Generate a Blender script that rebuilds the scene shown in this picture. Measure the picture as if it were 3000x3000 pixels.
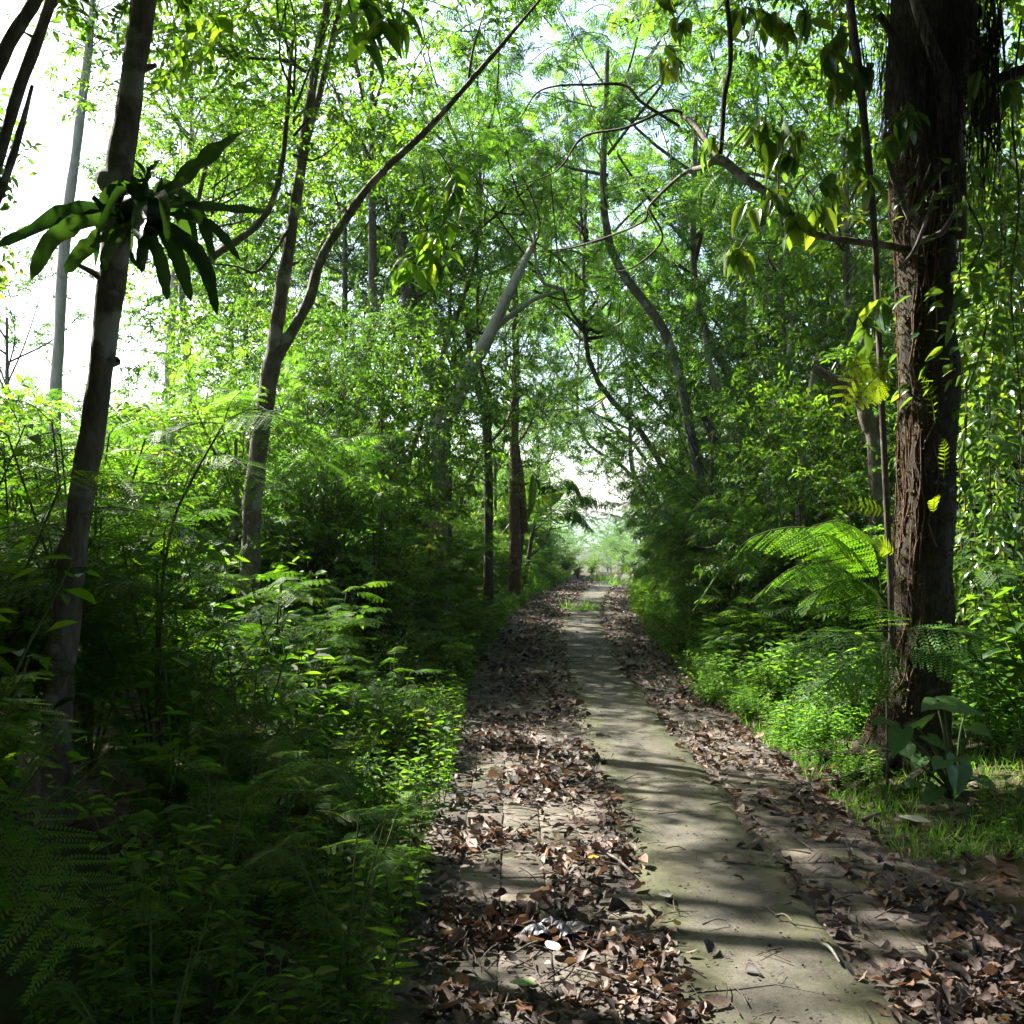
import bpy, math, random
import numpy as np
from mathutils import Vector
random.seed(7)
rng = np.random.default_rng(7)
R = math.radians
sc = bpy.context.scene
col = sc.collection
for o in list(bpy.data.objects): bpy.data.objects.remove(o)

# ------------------------------------------------------------------ camera, sky, sun, exposure
EYE, FPX, HORIZ = 1.6, 2944.0, 1560.0          # eye height in metres, focal length and horizon row in photo pixels
cam = bpy.data.cameras.new('camera'); co = bpy.data.objects.new('camera', cam); col.objects.link(co)
cam.sensor_width = 36; cam.lens = 36 * FPX / 3000; cam.shift_y = (HORIZ - 1500) / 3000
cam.clip_start = .05; cam.clip_end = 6000
co.location = (0, 0, EYE); co.rotation_euler = (R(90), 0, 0)
sc.camera = co
SUN_AZ, SUN_EL = -52.0, 44.0                    # degrees from straight ahead (minus = left), degrees above the horizon
w = bpy.data.worlds.new('World'); sc.world = w; w.use_nodes = True
nt = w.node_tree; nt.nodes.clear()
sky = nt.nodes.new('ShaderNodeTexSky'); sky.sky_type = 'NISHITA'; sky.sun_disc = False
sky.sun_elevation = R(SUN_EL); sky.sun_rotation = R(SUN_AZ); sky.air_density = 1.0; sky.dust_density = 2.5; sky.ozone_density = 1.0
bg = nt.nodes.new('ShaderNodeBackground'); bg.inputs[1].default_value = .09
wo = nt.nodes.new('ShaderNodeOutputWorld')
nt.links.new(sky.outputs[0], bg.inputs[0]); nt.links.new(bg.outputs[0], wo.inputs[0])
sl = bpy.data.lights.new('sun', 'SUN'); sl.energy = 5.0; sl.angle = R(.53); sl.color = (1, .95, .87)
so = bpy.data.objects.new('sun', sl); col.objects.link(so)
SD = Vector((math.sin(R(SUN_AZ)) * math.cos(R(SUN_EL)), math.cos(R(SUN_AZ)) * math.cos(R(SUN_EL)), math.sin(R(SUN_EL))))
so.rotation_euler = (-SD).to_track_quat('-Z', 'Y').to_euler(); so.location = (-20, 15, 30)
sc.view_settings.view_transform = 'Standard'; sc.view_settings.look = 'None'
sc.view_settings.exposure = 2.45; sc.view_settings.gamma = 1.0
sc.render.engine = 'CYCLES'; sc.cycles.use_adaptive_sampling = True; sc.cycles.adaptive_threshold = .025
sc.cycles.debug_use_spatial_splits = True; sc.cycles.max_bounces = 4; sc.cycles.diffuse_bounces = 3; sc.cycles.glossy_bounces = 1; sc.cycles.transmission_bounces = 3

def at(px, py, d):                              # photo pixel + distance -> point
    return np.array([(px - 1500) / FPX * d, d, EYE - (py - HORIZ) / FPX * d])

# ------------------------------------------------------------------ terrain
def sstep(a, b, x): t = np.clip((x - a) / (b - a), 0, 1); return t * t * (3 - 2 * t)
def shift(y): return .0042 * np.maximum(np.asarray(y, float) - 9, 0) ** 2 * (np.asarray(y) < 60) + (np.asarray(y) >= 60) * 10.9
UL, C0, C1, UR = -.45, .52, 1.32, 1.80          # path: left edge, concrete strip, right edge (across, metres)
def ground_z(x, y):
    x = np.asarray(x, float); y = np.asarray(y, float)
    u = x - shift(y)
    z = .16 * sstep(.1, 1.6, UL - u) + .14 * sstep(.25, 1.8, u - UR)
    z = z + (.05 * np.sin(x * 1.7 + 1.3) * np.sin(y * 1.3) + .04 * np.sin(x * .6 + y * .9)) * (sstep(.2, 1.2, UL - u) + sstep(.3, 1.2, u - UR))
    return z - 4.0 * sstep(36, 150, y) - .03 * np.maximum(y - 37, 0) * (y < 60) - .69 * (y >= 60)

# ------------------------------------------------------------------ mesh helpers
def nrm(a): return a / np.maximum(np.linalg.norm(a, axis=-1, keepdims=True), 1e-9)
def frames(D, U):                               # leaf axis along D, face towards U
    y = nrm(np.atleast_2d(D).astype(float)); U = np.broadcast_to(np.atleast_2d(U).astype(float), y.shape)
    x = np.cross(y, U); bad = np.linalg.norm(x, axis=1) < 1e-4
    x[bad] = np.cross(y[bad], [1, .3, .1]); x = nrm(x); z = np.cross(x, y)
    return np.stack([x, y, z], axis=-1)
class MB:
    def __init__(s): s.v = []; s.f = []; s.m = []; s.r = []; s.n = 0
    def add(s, V, F, mat=0, rnd=0.5):
        V = np.asarray(V, float); F = np.asarray(F, int).reshape(-1, 4)
        s.v.append(V); s.f.append(F + s.n); s.m.append(np.full(len(F), mat) if np.isscalar(mat) else np.asarray(mat))
        s.r.append(np.full(len(V), rnd) if np.isscalar(rnd) else np.asarray(rnd)); s.n += len(V); return s
    def inst(s, tpl, M, T, rnd=None, mat=None, keep=.35):
        V, F, Mt, Rn = tpl; N = len(T)
        if N == 0: return s
        VV = np.einsum('nij,vj->nvi', M, V) + T[:, None, :]
        FF = F[None] + (np.arange(N) * len(V))[:, None, None]
        rnd = rng.random(N) if rnd is None else np.broadcast_to(rnd, (N,))
        rr = (1 - keep) * rnd[:, None] + keep * Rn[None]
        mm = np.tile(Mt if mat is None else np.full(len(F), mat), N)
        return s.add(VV.reshape(-1, 3), FF.reshape(-1, 4), mm, rr.ravel())
    def tpl(s): return (np.concatenate(s.v), np.concatenate(s.f), np.concatenate(s.m), np.concatenate(s.r))
    def mesh(s, name, mats, smooth=False):
        V, F, Mt, Rn = s.tpl(); me = bpy.data.meshes.new(name)
        me.vertices.add(len(V)); me.vertices.foreach_set('co', V.astype(np.float32).ravel())
        me.loops.add(F.size); me.loops.foreach_set('vertex_index', F.astype(np.int32).ravel())
        me.polygons.add(len(F)); me.polygons.foreach_set('loop_start', np.arange(0, F.size, 4, dtype=np.int32))
        for m in mats: me.materials.append(m)
        me.polygons.foreach_set('material_index', Mt.astype(np.int32))
        if smooth: me.polygons.foreach_set('use_smooth', np.ones(len(F), bool))
        a = me.attributes.new('rnd', 'FLOAT', 'POINT'); a.data.foreach_set('value', Rn.astype(np.float32))
        me.update(calc_edges=True); return me
    def build(s, name, mats, parent=None, smooth=False, loc=None):
        return put(name, s.mesh(name, mats if isinstance(mats, (list, tuple)) else [mats], smooth), parent, loc)
def put(name, me, parent=None, loc=None, rz=0, scale=None):
    o = bpy.data.objects.new(name, me); col.objects.link(o)
    if parent: o.parent = parent
    if loc is not None: o.location = tuple(float(c) for c in loc)
    if rz: o.rotation_euler = (0, 0, rz)
    if scale is not None: o.scale = (scale,) * 3 if np.isscalar(scale) else tuple(scale)
    return o
def empty(name, loc, rz=0, scale=None): return put(name, None, None, loc, rz, scale)
def tag(o, label, cat, group=None, kind=None):
    o['label'] = label; o['category'] = cat
    if group: o['group'] = group
    if kind: o['kind'] = kind
    return o
def copy_tree(o, parent=None):
    c = o.copy(); col.objects.link(c); c.parent = parent
    for ch in list(o.children): copy_tree(ch, c)
    return c
def curve(P, n):                                # Catmull-Rom through the points
    P = np.asarray(P, float)
    if len(P) == 2: t = np.linspace(0, 1, n)[:, None]; return P[0] * (1 - t) + P[1] * t
    Q = np.vstack([2 * P[0] - P[1], P, 2 * P[-1] - P[-2]]); s = np.linspace(0, len(P) - 1 - 1e-6, n); i = s.astype(int); t = (s - i)[:, None]
    a, b, c, d = Q[i], Q[i + 1], Q[i + 2], Q[i + 3]
    return .5 * (2 * b + (c - a) * t + (2 * a - 5 * b + 4 * c - d) * t ** 2 + (3 * b - a - 3 * c + d) * t ** 3)
def tube(mb, P, r, n=None, k=7, mat=0, rnd=.5, wob=0., seed=0):
    P = np.asarray(P, float); n = n or max(3, 3 * len(P)); C = curve(P, n)
    r = np.asarray(r, float) * np.ones(2 if np.isscalar(r) else 1)
    rad = np.interp(np.linspace(0, 1, n), np.linspace(0, 1, len(r)), r)
    T = nrm(np.gradient(C, axis=0)); ref = np.array([1, .12, .05]) if abs(T[:, 0]).mean() < .7 else np.array([.05, .1, 1.])
    X = nrm(np.cross(T, ref)); Y = np.cross(T, X); a = np.arange(k) * 2 * np.pi / k
    rr = rad[:, None] * np.ones(k)
    if wob:
        q = np.random.default_rng(seed + 11); ph = q.random(6) * 6.28; tt = np.linspace(0, 1, n)[:, None] * n * .35
        rr = rr * (1 + wob * (np.sin(2 * a + ph[0] + tt * .7) + .8 * np.sin(3 * a + ph[1] - tt * 1.3) + .6 * np.sin(ph[2] + tt * 2.1) + .5 * (q.random((n, k)) - .5)))
    V = C[:, None, :] + rr[..., None] * (np.cos(a)[None, :, None] * X[:, None] + np.sin(a)[None, :, None] * Y[:, None])
    i = np.arange(n - 1)[:, None] * k; j = np.arange(k)[None]; j2 = (j + 1) % k
    F = np.stack([i + j, i + j2, i + k + j2, i + k + j], -1).reshape(-1, 4)
    mb.add(V.reshape(-1, 3), F, mat, rnd); return C

# ------------------------------------------------------------------ materials
def mat(name):
    m = bpy.data.materials.new(name); m.use_nodes = True; n = m.node_tree.nodes; n.clear(); return m, n, m.node_tree.links
def ramp(n, stops):
    r = n.new('ShaderNodeValToRGB'); e = r.color_ramp.elements
    while len(e) < len(stops): e.new(.5)
    for el, (p, c) in zip(e, stops): el.position = p; el.color = (*c, 1)
    return r
def leaf_mat(name, stops, trans=.5, tmul=(2.7, 2.75, .7), rough=.5, spec=.28):
    m, n, l = mat(name)
    a = n.new('ShaderNodeAttribute'); a.attribute_name = 'rnd'
    oi = n.new('ShaderNodeObjectInfo')
    mx = n.new('ShaderNodeMath'); mx.operation = 'MULTIPLY_ADD'; mx.inputs[1].default_value = .16; l.new(oi.outputs['Random'], mx.inputs[0])
    ad = n.new('ShaderNodeMath'); ad.operation = 'SUBTRACT'; ad.inputs[1].default_value = .08; l.new(a.outputs['Fac'], ad.inputs[0]); l.new(ad.outputs[0], mx.inputs[2])
    r = ramp(n, stops); l.new(mx.outputs[0], r.inputs[0])
    mu = n.new('ShaderNodeMix'); mu.data_type = 'RGBA'; mu.blend_type = 'MULTIPLY'; mu.inputs[0].default_value = 1; mu.clamp_result = False
    l.new(r.outputs[0], mu.inputs[6]); mu.inputs[7].default_value = (*tmul, 1)
    p = n.new('ShaderNodeBsdfPrincipled'); p.inputs['Roughness'].default_value = rough; p.inputs['Specular IOR Level'].default_value = spec
    t = n.new('ShaderNodeBsdfTranslucent'); s = n.new('ShaderNodeMixShader'); s.inputs[0].default_value = trans; o = n.new('ShaderNodeOutputMaterial')
    l.new(r.outputs[0], p.inputs['Base Color']); l.new(mu.outputs[2], t.inputs[0]); l.new(p.outputs[0], s.inputs[1]); l.new(t.outputs[0], s.inputs[2]); l.new(s.outputs[0], o.inputs[0])
    return m
G = lambda *k: [(i / (len(k) - 1), c) for i, c in enumerate(k)]
ML = {
 'broad': leaf_mat('broad_leaf', [(0, (.026, .07, .018)), (.45, (.046, .115, .026)), (.8, (.085, .165, .03)), (.93, (.19, .2, .03)), (1, (.28, .18, .03))], .55, (3.1, 2.75, .6), .4, .35),
 'small': leaf_mat('small_leaf', [(0, (.022, .065, .024)), (.5, (.042, .11, .03)), (.9, (.085, .155, .035)), (1, (.18, .19, .045))], .52, (2.9, 2.75, .65), .4, .38),
 'feather': leaf_mat('feather_leaf', [(0, (.034, .09, .022)), (.5, (.055, .14, .034)), (.9, (.1, .185, .045)), (1, (.16, .2, .05))], .55, (3.0, 2.75, .65), .5),
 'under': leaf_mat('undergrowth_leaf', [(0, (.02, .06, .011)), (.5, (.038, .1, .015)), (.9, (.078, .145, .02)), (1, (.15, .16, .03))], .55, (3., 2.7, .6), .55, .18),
 'glossy': leaf_mat('glossy_leaf', [(0, (.028, .075, .022)), (.6, (.05, .12, .03)), (.92, (.115, .17, .035)), (1, (.26, .21, .04))], .45, (3.2, 2.5, .6), .22, .8),
 'taro': leaf_mat('taro_leaf', [(0, (.05, .12, .05)), (1, (.09, .18, .06))], .4, (1.8, 2, .6), .35, .6),
 'dark': leaf_mat('dark_leaf', [(0, (.012, .034, .012)), (1, (.03, .066, .02))], .25, rough=.4),
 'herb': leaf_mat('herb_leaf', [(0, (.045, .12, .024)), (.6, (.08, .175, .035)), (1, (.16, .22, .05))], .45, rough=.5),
 'gold': leaf_mat('golden_fern', [(0, (.09, .16, .015)), (1, (.2, .23, .02))], .55),
 'litter': leaf_mat('dead_leaf', [(0, (.018, .012, .009)), (.3, (.045, .027, .02)), (.55, (.11, .07, .053)), (.75, (.22, .165, .14)), (.9, (.2, .095, .04)), (1, (.3, .25, .2))], .18, (1.2, 1, .7), .6, .4),
}
def mottle(m, scale=70, amt=.55):                # uneven blotches on dead leaves
    n, l = m.node_tree.nodes, m.node_tree.links; p = next(k for k in n if k.type == 'BSDF_PRINCIPLED'); src = p.inputs['Base Color'].links[0].from_socket
    g = n.new('ShaderNodeNewGeometry'); t = n.new('ShaderNodeTexNoise'); t.inputs['Scale'].default_value = scale; t.inputs['Detail'].default_value = 6; t.inputs['Roughness'].default_value = .7; l.new(g.outputs['Position'], t.inputs[0])
    r = ramp(n, [(.3, (1 - amt,) * 3), (.7, (1 + amt * .6,) * 3)]); l.new(t.outputs[0], r.inputs[0]); mx = n.new('ShaderNodeMix'); mx.data_type = 'RGBA'; mx.blend_type = 'MULTIPLY'; mx.inputs[0].default_value = 1
    l.new(src, mx.inputs[6]); l.new(r.outputs[0], mx.inputs[7]); l.new(mx.outputs[2], p.inputs['Base Color'])
    b = n.new('ShaderNodeBump'); b.inputs['Strength'].default_value = .6; b.inputs['Distance'].default_value = .004; l.new(t.outputs[0], b.inputs['Height']); l.new(b.outputs[0], p.inputs['Normal'])
mottle(ML['litter'])
for k_ in ('taro', 'gold', 'dark'): mottle(ML[k_], 30, .4)
def bark(name, c0, c1, c2, scale=9., bump=.5, spots=.55, spotc=None):
    m, n, l = mat(name); tc = n.new('ShaderNodeTexCoord'); mp = n.new('ShaderNodeMapping'); mp.inputs['Scale'].default_value = (1, 1, .3)
    l.new(tc.outputs['Object'], mp.inputs[0])
    a = n.new('ShaderNodeTexNoise'); a.inputs['Scale'].default_value = scale * 3; a.inputs['Detail'].default_value = 9; a.inputs['Roughness'].default_value = .7; l.new(mp.outputs[0], a.inputs[0])
    b = n.new('ShaderNodeTexNoise'); b.inputs['Scale'].default_value = scale * .55; b.inputs['Detail'].default_value = 5; l.new(tc.outputs['Object'], b.inputs[0])
    r = ramp(n, [(.28, c0), (.5, c1), (.72, c2)]); l.new(a.outputs[0], r.inputs[0])
    mask = ramp(n, [(spots, (0, 0, 0)), (spots + .08, (1, 1, 1))]); l.new(b.outputs[0], mask.inputs[0])
    mx = n.new('ShaderNodeMix'); mx.data_type = 'RGBA'; l.new(mask.outputs[0], mx.inputs[0]); l.new(r.outputs[0], mx.inputs[6]); mx.inputs[7].default_value = (*(spotc or c2), 1)
    p = n.new('ShaderNodeBsdfPrincipled'); p.inputs['Roughness'].default_value = .85; p.inputs['Specular IOR Level'].default_value = .25
    bp = n.new('ShaderNodeBump'); bp.inputs['Strength'].default_value = bump; bp.inputs['Distance'].default_value = .05; l.new(a.outputs[0], bp.inputs['Height']); l.new(bp.outputs[0], p.inputs['Normal'])
    o = n.new('ShaderNodeOutputMaterial'); l.new(mx.outputs[2], p.inputs['Base Color']); l.new(p.outputs[0], o.inputs[0]); return m
B = {
 'grey': bark('grey_bark', (.05, .045, .035), (.12, .1, .08), (.2, .18, .15), 9, .5, .56, (.26, .26, .23)),
 'pale': bark('pale_bark', (.2, .18, .15), (.32, .29, .25), (.42, .39, .34), 7, .35, .62, (.2, .17, .13)),
 'red': bark('red_bark', (.05, .028, .018), (.12, .07, .042), (.2, .13, .085), 10, .6, .6, (.25, .2, .14)),
 'moss': bark('mossy_bark', (.012, .01, .006), (.036, .029, .016), (.08, .065, .033), 11, 1.0, .64, (.2, .19, .16)),
 'twig': bark('twig_bark', (.035, .028, .02), (.07, .055, .04), (.12, .1, .08), 14, .3, .62, (.15, .14, .12)),
 'stem': bark('green_stem', (.03, .05, .015), (.05, .08, .02), (.09, .11, .03), 12, .1, .7, (.1, .1, .04)),
}
def soil():
    m, n, l = mat('forest_soil'); tc = n.new('ShaderNodeTexCoord')
    a = n.new('ShaderNodeTexNoise'); a.inputs['Scale'].default_value = 14; a.inputs['Detail'].default_value = 10; a.inputs['Roughness'].default_value = .75; l.new(tc.outputs['Object'], a.inputs[0])
    b = n.new('ShaderNodeTexNoise'); b.inputs['Scale'].default_value = .9; b.inputs['Detail'].default_value = 4; l.new(tc.outputs['Object'], b.inputs[0])
    r = ramp(n, [(.25, (.02, .014, .009)), (.5, (.06, .042, .028)), (.75, (.13, .095, .065))]); l.new(a.outputs[0], r.inputs[0])
    g = ramp(n, [(.25, (.02, .025, .008)), (.7, (.05, .075, .02))]); l.new(a.outputs[0], g.inputs[0])
    k = ramp(n, [(.48, (0, 0, 0)), (.6, (1, 1, 1))]); l.new(b.outputs[0], k.inputs[0])
    mx = n.new('ShaderNodeMix'); mx.data_type = 'RGBA'; l.new(k.outputs[0], mx.inputs[0]); l.new(r.outputs[0], mx.inputs[6]); l.new(g.outputs[0], mx.inputs[7])
    p = n.new('ShaderNodeBsdfPrincipled'); p.inputs['Roughness'].default_value = .95; p.inputs['Specular IOR Level'].default_value = .15
    bp = n.new('ShaderNodeBump'); bp.inputs['Strength'].default_value = .9; bp.inputs['Distance'].default_value = .03; l.new(a.outputs[0], bp.inputs['Height']); l.new(bp.outputs[0], p.inputs['Normal'])
    o = n.new('ShaderNodeOutputMaterial'); l.new(mx.outputs[2], p.inputs['Base Color']); l.new(p.outputs[0], o.inputs[0]); return m
def stone(name, c0, c1, mossy, bumpd=.006):
    m, n, l = mat(name); g = n.new('ShaderNodeNewGeometry'); oi = n.new('ShaderNodeObjectInfo'); at_ = n.new('ShaderNodeAttribute'); at_.attribute_name = 'rnd'
    a = n.new('ShaderNodeTexNoise'); a.inputs['Scale'].default_value = 60; a.inputs['Detail'].default_value = 8; a.inputs['Roughness'].default_value = .8; l.new(g.outputs['Position'], a.inputs[0])
    b = n.new('ShaderNodeTexNoise'); b.inputs['Scale'].default_value = 3.2; b.inputs['Detail'].default_value = 7; b.inputs['Roughness'].default_value = .65; l.new(g.outputs['Position'], b.inputs[0])
    s = n.new('ShaderNodeMath'); s.operation = 'MULTIPLY_ADD'; s.inputs[1].default_value = .45; l.new(a.outputs[0], s.inputs[0])
    s2 = n.new('ShaderNodeMath'); s2.operation = 'MULTIPLY'; s2.inputs[1].default_value = .55; l.new(b.outputs[0], s2.inputs[0]); l.new(s2.outputs[0], s.inputs[2])
    f = n.new('ShaderNodeTexNoise'); f.inputs['Scale'].default_value = 210; f.inputs['Detail'].default_value = 3; l.new(g.outputs['Position'], f.inputs[0])
    s3 = n.new('ShaderNodeMath'); s3.operation = 'MULTIPLY_ADD'; s3.inputs[1].default_value = .35; s3.inputs[2].default_value = -.175; l.new(f.outputs[0], s3.inputs[0]); s4 = n.new('ShaderNodeMath'); s4.operation = 'ADD'; l.new(s3.outputs[0], s4.inputs[0]); l.new(s.outputs[0], s4.inputs[1])
    r = ramp(n, [(.34, c0), (.64, c1)]); l.new(s4.outputs[0], r.inputs[0])
    # moss grows where the edge attribute and a blotchy noise are both high
    mm = n.new('ShaderNodeMath'); mm.operation = 'MULTIPLY_ADD'; mm.inputs[1].default_value = mossy; l.new(at_.outputs['Fac'], mm.inputs[0]); l.new(b.outputs[0], mm.inputs[2])
    k = ramp(n, [(.52, (0, 0, 0)), (.72, (1, 1, 1))]); l.new(mm.outputs[0], k.inputs[0])
    gr = ramp(n, [(.3, (.022, .027, .01)), (.7, (.075, .08, .026))]); l.new(a.outputs[0], gr.inputs[0])
    kk = n.new('ShaderNodeMath'); kk.operation = 'MULTIPLY'; kk.inputs[1].default_value = .7; l.new(k.outputs[0], kk.inputs[0])
    mx = n.new('ShaderNodeMix'); mx.data_type = 'RGBA'; l.new(kk.outputs[0], mx.inputs[0]); l.new(r.outputs[0], mx.inputs[6]); l.new(gr.outputs[0], mx.inputs[7])
    st = n.new('ShaderNodeTexNoise'); st.inputs['Scale'].default_value = 1.4; st.inputs['Detail'].default_value = 9; st.inputs['Roughness'].default_value = .75; l.new(g.outputs['Position'], st.inputs[0]); sr = ramp(n, [(.36, (.5, .5, .46)), (.62, (1.25, 1.22, 1.18))]); l.new(st.outputs[0], sr.inputs[0]); sm = n.new('ShaderNodeMix'); sm.data_type = 'RGBA'; sm.blend_type = 'MULTIPLY'; sm.inputs[0].default_value = 1; l.new(mx.outputs[2], sm.inputs[6]); l.new(sr.outputs[0], sm.inputs[7]); mx = sm
    hv = n.new('ShaderNodeHueSaturation'); vv = n.new('ShaderNodeMath'); vv.operation = 'MULTIPLY_ADD'; vv.inputs[1].default_value = .35; vv.inputs[2].default_value = .82; l.new(oi.outputs['Random'], vv.inputs[0]); l.new(vv.outputs[0], hv.inputs['Value']); l.new(mx.outputs[2], hv.inputs['Color'])
    p = n.new('ShaderNodeBsdfPrincipled'); p.inputs['Roughness'].default_value = .85; p.inputs['Specular IOR Level'].default_value = .3
    bp = n.new('ShaderNodeBump'); bp.inputs['Strength'].default_value = .8; bp.inputs['Distance'].default_value = bumpd; l.new(s.outputs[0], bp.inputs['Height']); l.new(bp.outputs[0], p.inputs['Normal'])
    o = n.new('ShaderNodeOutputMaterial'); l.new(hv.outputs[0], p.inputs['Base Color']); l.new(p.outputs[0], o.inputs[0]); return m
def plain(name, c, rough=.8, bump=0, sc_=8):
    m, n, l = mat(name); tc = n.new('ShaderNodeTexCoord'); a = n.new('ShaderNodeTexNoise'); a.inputs['Scale'].default_value = sc_; a.inputs['Detail'].default_value = 6; l.new(tc.outputs['Object'], a.inputs[0])
    r = ramp(n, [(.3, tuple(v * .6 for v in c)), (.7, tuple(v * 1.4 for v in c))]); l.new(a.outputs[0], r.inputs[0])
    p = n.new('ShaderNodeBsdfPrincipled'); p.inputs['Roughness'].default_value = rough; l.new(r.outputs[0], p.inputs['Base Color'])
    if bump:
        bp = n.new('ShaderNodeBump'); bp.inputs['Strength'].default_value = bump; bp.inputs['Distance'].default_value = .02; l.new(a.outputs[0], bp.inputs['Height']); l.new(bp.outputs[0], p.inputs['Normal'])
    o = n.new('ShaderNodeOutputMaterial'); l.new(p.outputs[0], o.inputs[0]); return m
M_SOIL = soil(); M_BED = plain('path_bed_soil', (.05, .038, .028), .95, .8, 30)
M_CONC = stone('mossy_concrete', (.02, .021, .016), (.125, .114, .09), .6, .006)
M_PAV = stone('worn_paver', (.035, .03, .026), (.15, .128, .108), .2)
M_HILL = plain('far_forest', (.05, .09, .04), .95, .6, .05)
M_SCRAP = plain('dark_scrap', (.014, .017, .026), .5, .6, 25)

# ------------------------------------------------------------------ setting: ground, hills
def grid(xs, ys, zf):
    X, Y = np.meshgrid(xs, ys); V = np.stack([X, Y, zf(X, Y)], -1).reshape(-1, 3); nx, ny = len(xs), len(ys)
    i = (np.arange(ny - 1)[:, None] * nx + np.arange(nx - 1)[None]).ravel(); return V, np.stack([i, i + 1, i + nx + 1, i + nx], 1)
xs = np.unique(np.concatenate([np.linspace(-1500, -40, 12), np.linspace(-40, -8, 24), np.arange(-8, 12, .25), np.linspace(12, 40, 20), np.linspace(40, 1500, 12)]))
ys = np.unique(np.concatenate([np.linspace(-60, -4, 10), np.arange(-4, 45, .25), np.linspace(45, 190, 50), np.linspace(190, 2500, 14)]))
def gz(x, y):                                   # the bed of the path is sunk a little so nothing lies in one plane
    u = x - shift(y); inside = (u > UL - .25) & (u < UR + .25) & (y < 62)
    return ground_z(x, y) - .05 * inside
o = MB().add(*grid(xs, ys, gz)).build('ground', M_SOIL, smooth=True); tag(o, 'dark forest soil on both sides of the path', 'ground', kind='structure')
def hz(x, y): return -7 + 19 * np.exp(-((y - 620) / 150) ** 2) * (.75 + .2 * np.sin(x * .012 + .6) + .08 * np.sin(x * .041) + .05 * np.sin(x * .13 + y * .05)) - 2
hv = MB().add(*grid(np.linspace(-900, 900, 260), np.linspace(330, 1000, 60), hz)); o = hv.build('hills', M_HILL, smooth=True); tag(o, 'distant blue-green wooded hills beyond the end of the path', 'hills', kind='structure')

# ------------------------------------------------------------------ the path: bed, pavers, concrete slabs
PY0, PY1 = 1.6, 58.0
def path_pt(u, y, z): return np.stack([u + shift(y), y + 0 * u, ground_z(shift(y) + .9, y) + z], -1)
ys_ = np.arange(PY0, PY1 + .1, .4); us_ = np.array([UL - .3, UL, .2, C0, C1, 1.6, UR, UR + .3]); zz_ = np.array([-.03, .006, .006, .006, .006, .006, .006, -.03])
V = np.concatenate([np.stack([us_ + shift(y), np.full(8, y), ground_z(shift(y) + .9, y) + zz_], -1) for y in ys_])
i = (np.arange(len(ys_) - 1)[:, None] * 8 + np.arange(7)[None]).ravel()
path = MB().add(V, np.stack([i, i + 1, i + 9, i + 8], 1)).build('path', M_BED, smooth=True)
tag(path, 'narrow leaf-strewn path of concrete and block pavers running into the forest', 'path', kind='structure')
def paver_tpl(s):
    q = np.random.default_rng(s); hw, hl, c = .099, .099, .008
    b = np.array([[-1, -1], [1, -1], [1, 1], [-1, 1]]) * [hw, hl] + q.normal(0, .0018, (4, 2))
    t = b * (1 - c / .1); zt = .034 + q.normal(0, .0012, 4)
    V = np.vstack([np.c_[b, np.zeros(4)], np.c_[b, zt - .006], np.c_[t, zt]])
    F = [[8, 9, 10, 11]] + [[k, (k + 1) % 4, 4 + (k + 1) % 4, 4 + k] for k in range(4)] + [[4 + k, 4 + (k + 1) % 4, 8 + (k + 1) % 4, 8 + k] for k in range(4)]
    return V, np.array(F)
ptp = [paver_tpl(s) for s in range(6)]; pme = [MB().add(*t, 0, random.random()).mesh('paver', [M_PAV]) for t in ptp]
far_p = MB(); npv = 0
cols_ = [(UL + .1 + .2 * k, .1 * (k % 2)) for k in range(5)] + [(C1 + .12 + .2 * k, .07 * k) for k in range(2)]
for r_ in range(int((56 - PY0) / .2)):
    for (u, off) in cols_:
        y = PY0 + .1 + .2 * r_ + off * .6
        a = float(np.arctan2(shift(y) - shift(y + .2), .2)); p = path_pt(np.array(u), np.array(y), np.random.normal(.0, .002) - .012)
        k = random.randrange(6)
        if y > 3.0 and npv < 300:
            o = put('paver', pme[k], path, p, a + random.gauss(0, .008)); o.rotation_euler[0] = random.gauss(0, .012); o.rotation_euler[1] = random.gauss(0, .012); npv += 1
        else:
            V, F = ptp[k]; ca, sa = math.cos(a), math.sin(a); far_p.add(V @ np.array([[ca, sa, 0], [-sa, ca, 0], [0, 0, 1]]) + p, F, 0, random.random())
o = far_p.build('distant_pavers', M_PAV, path); o['kind'] = 'stuff'
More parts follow.
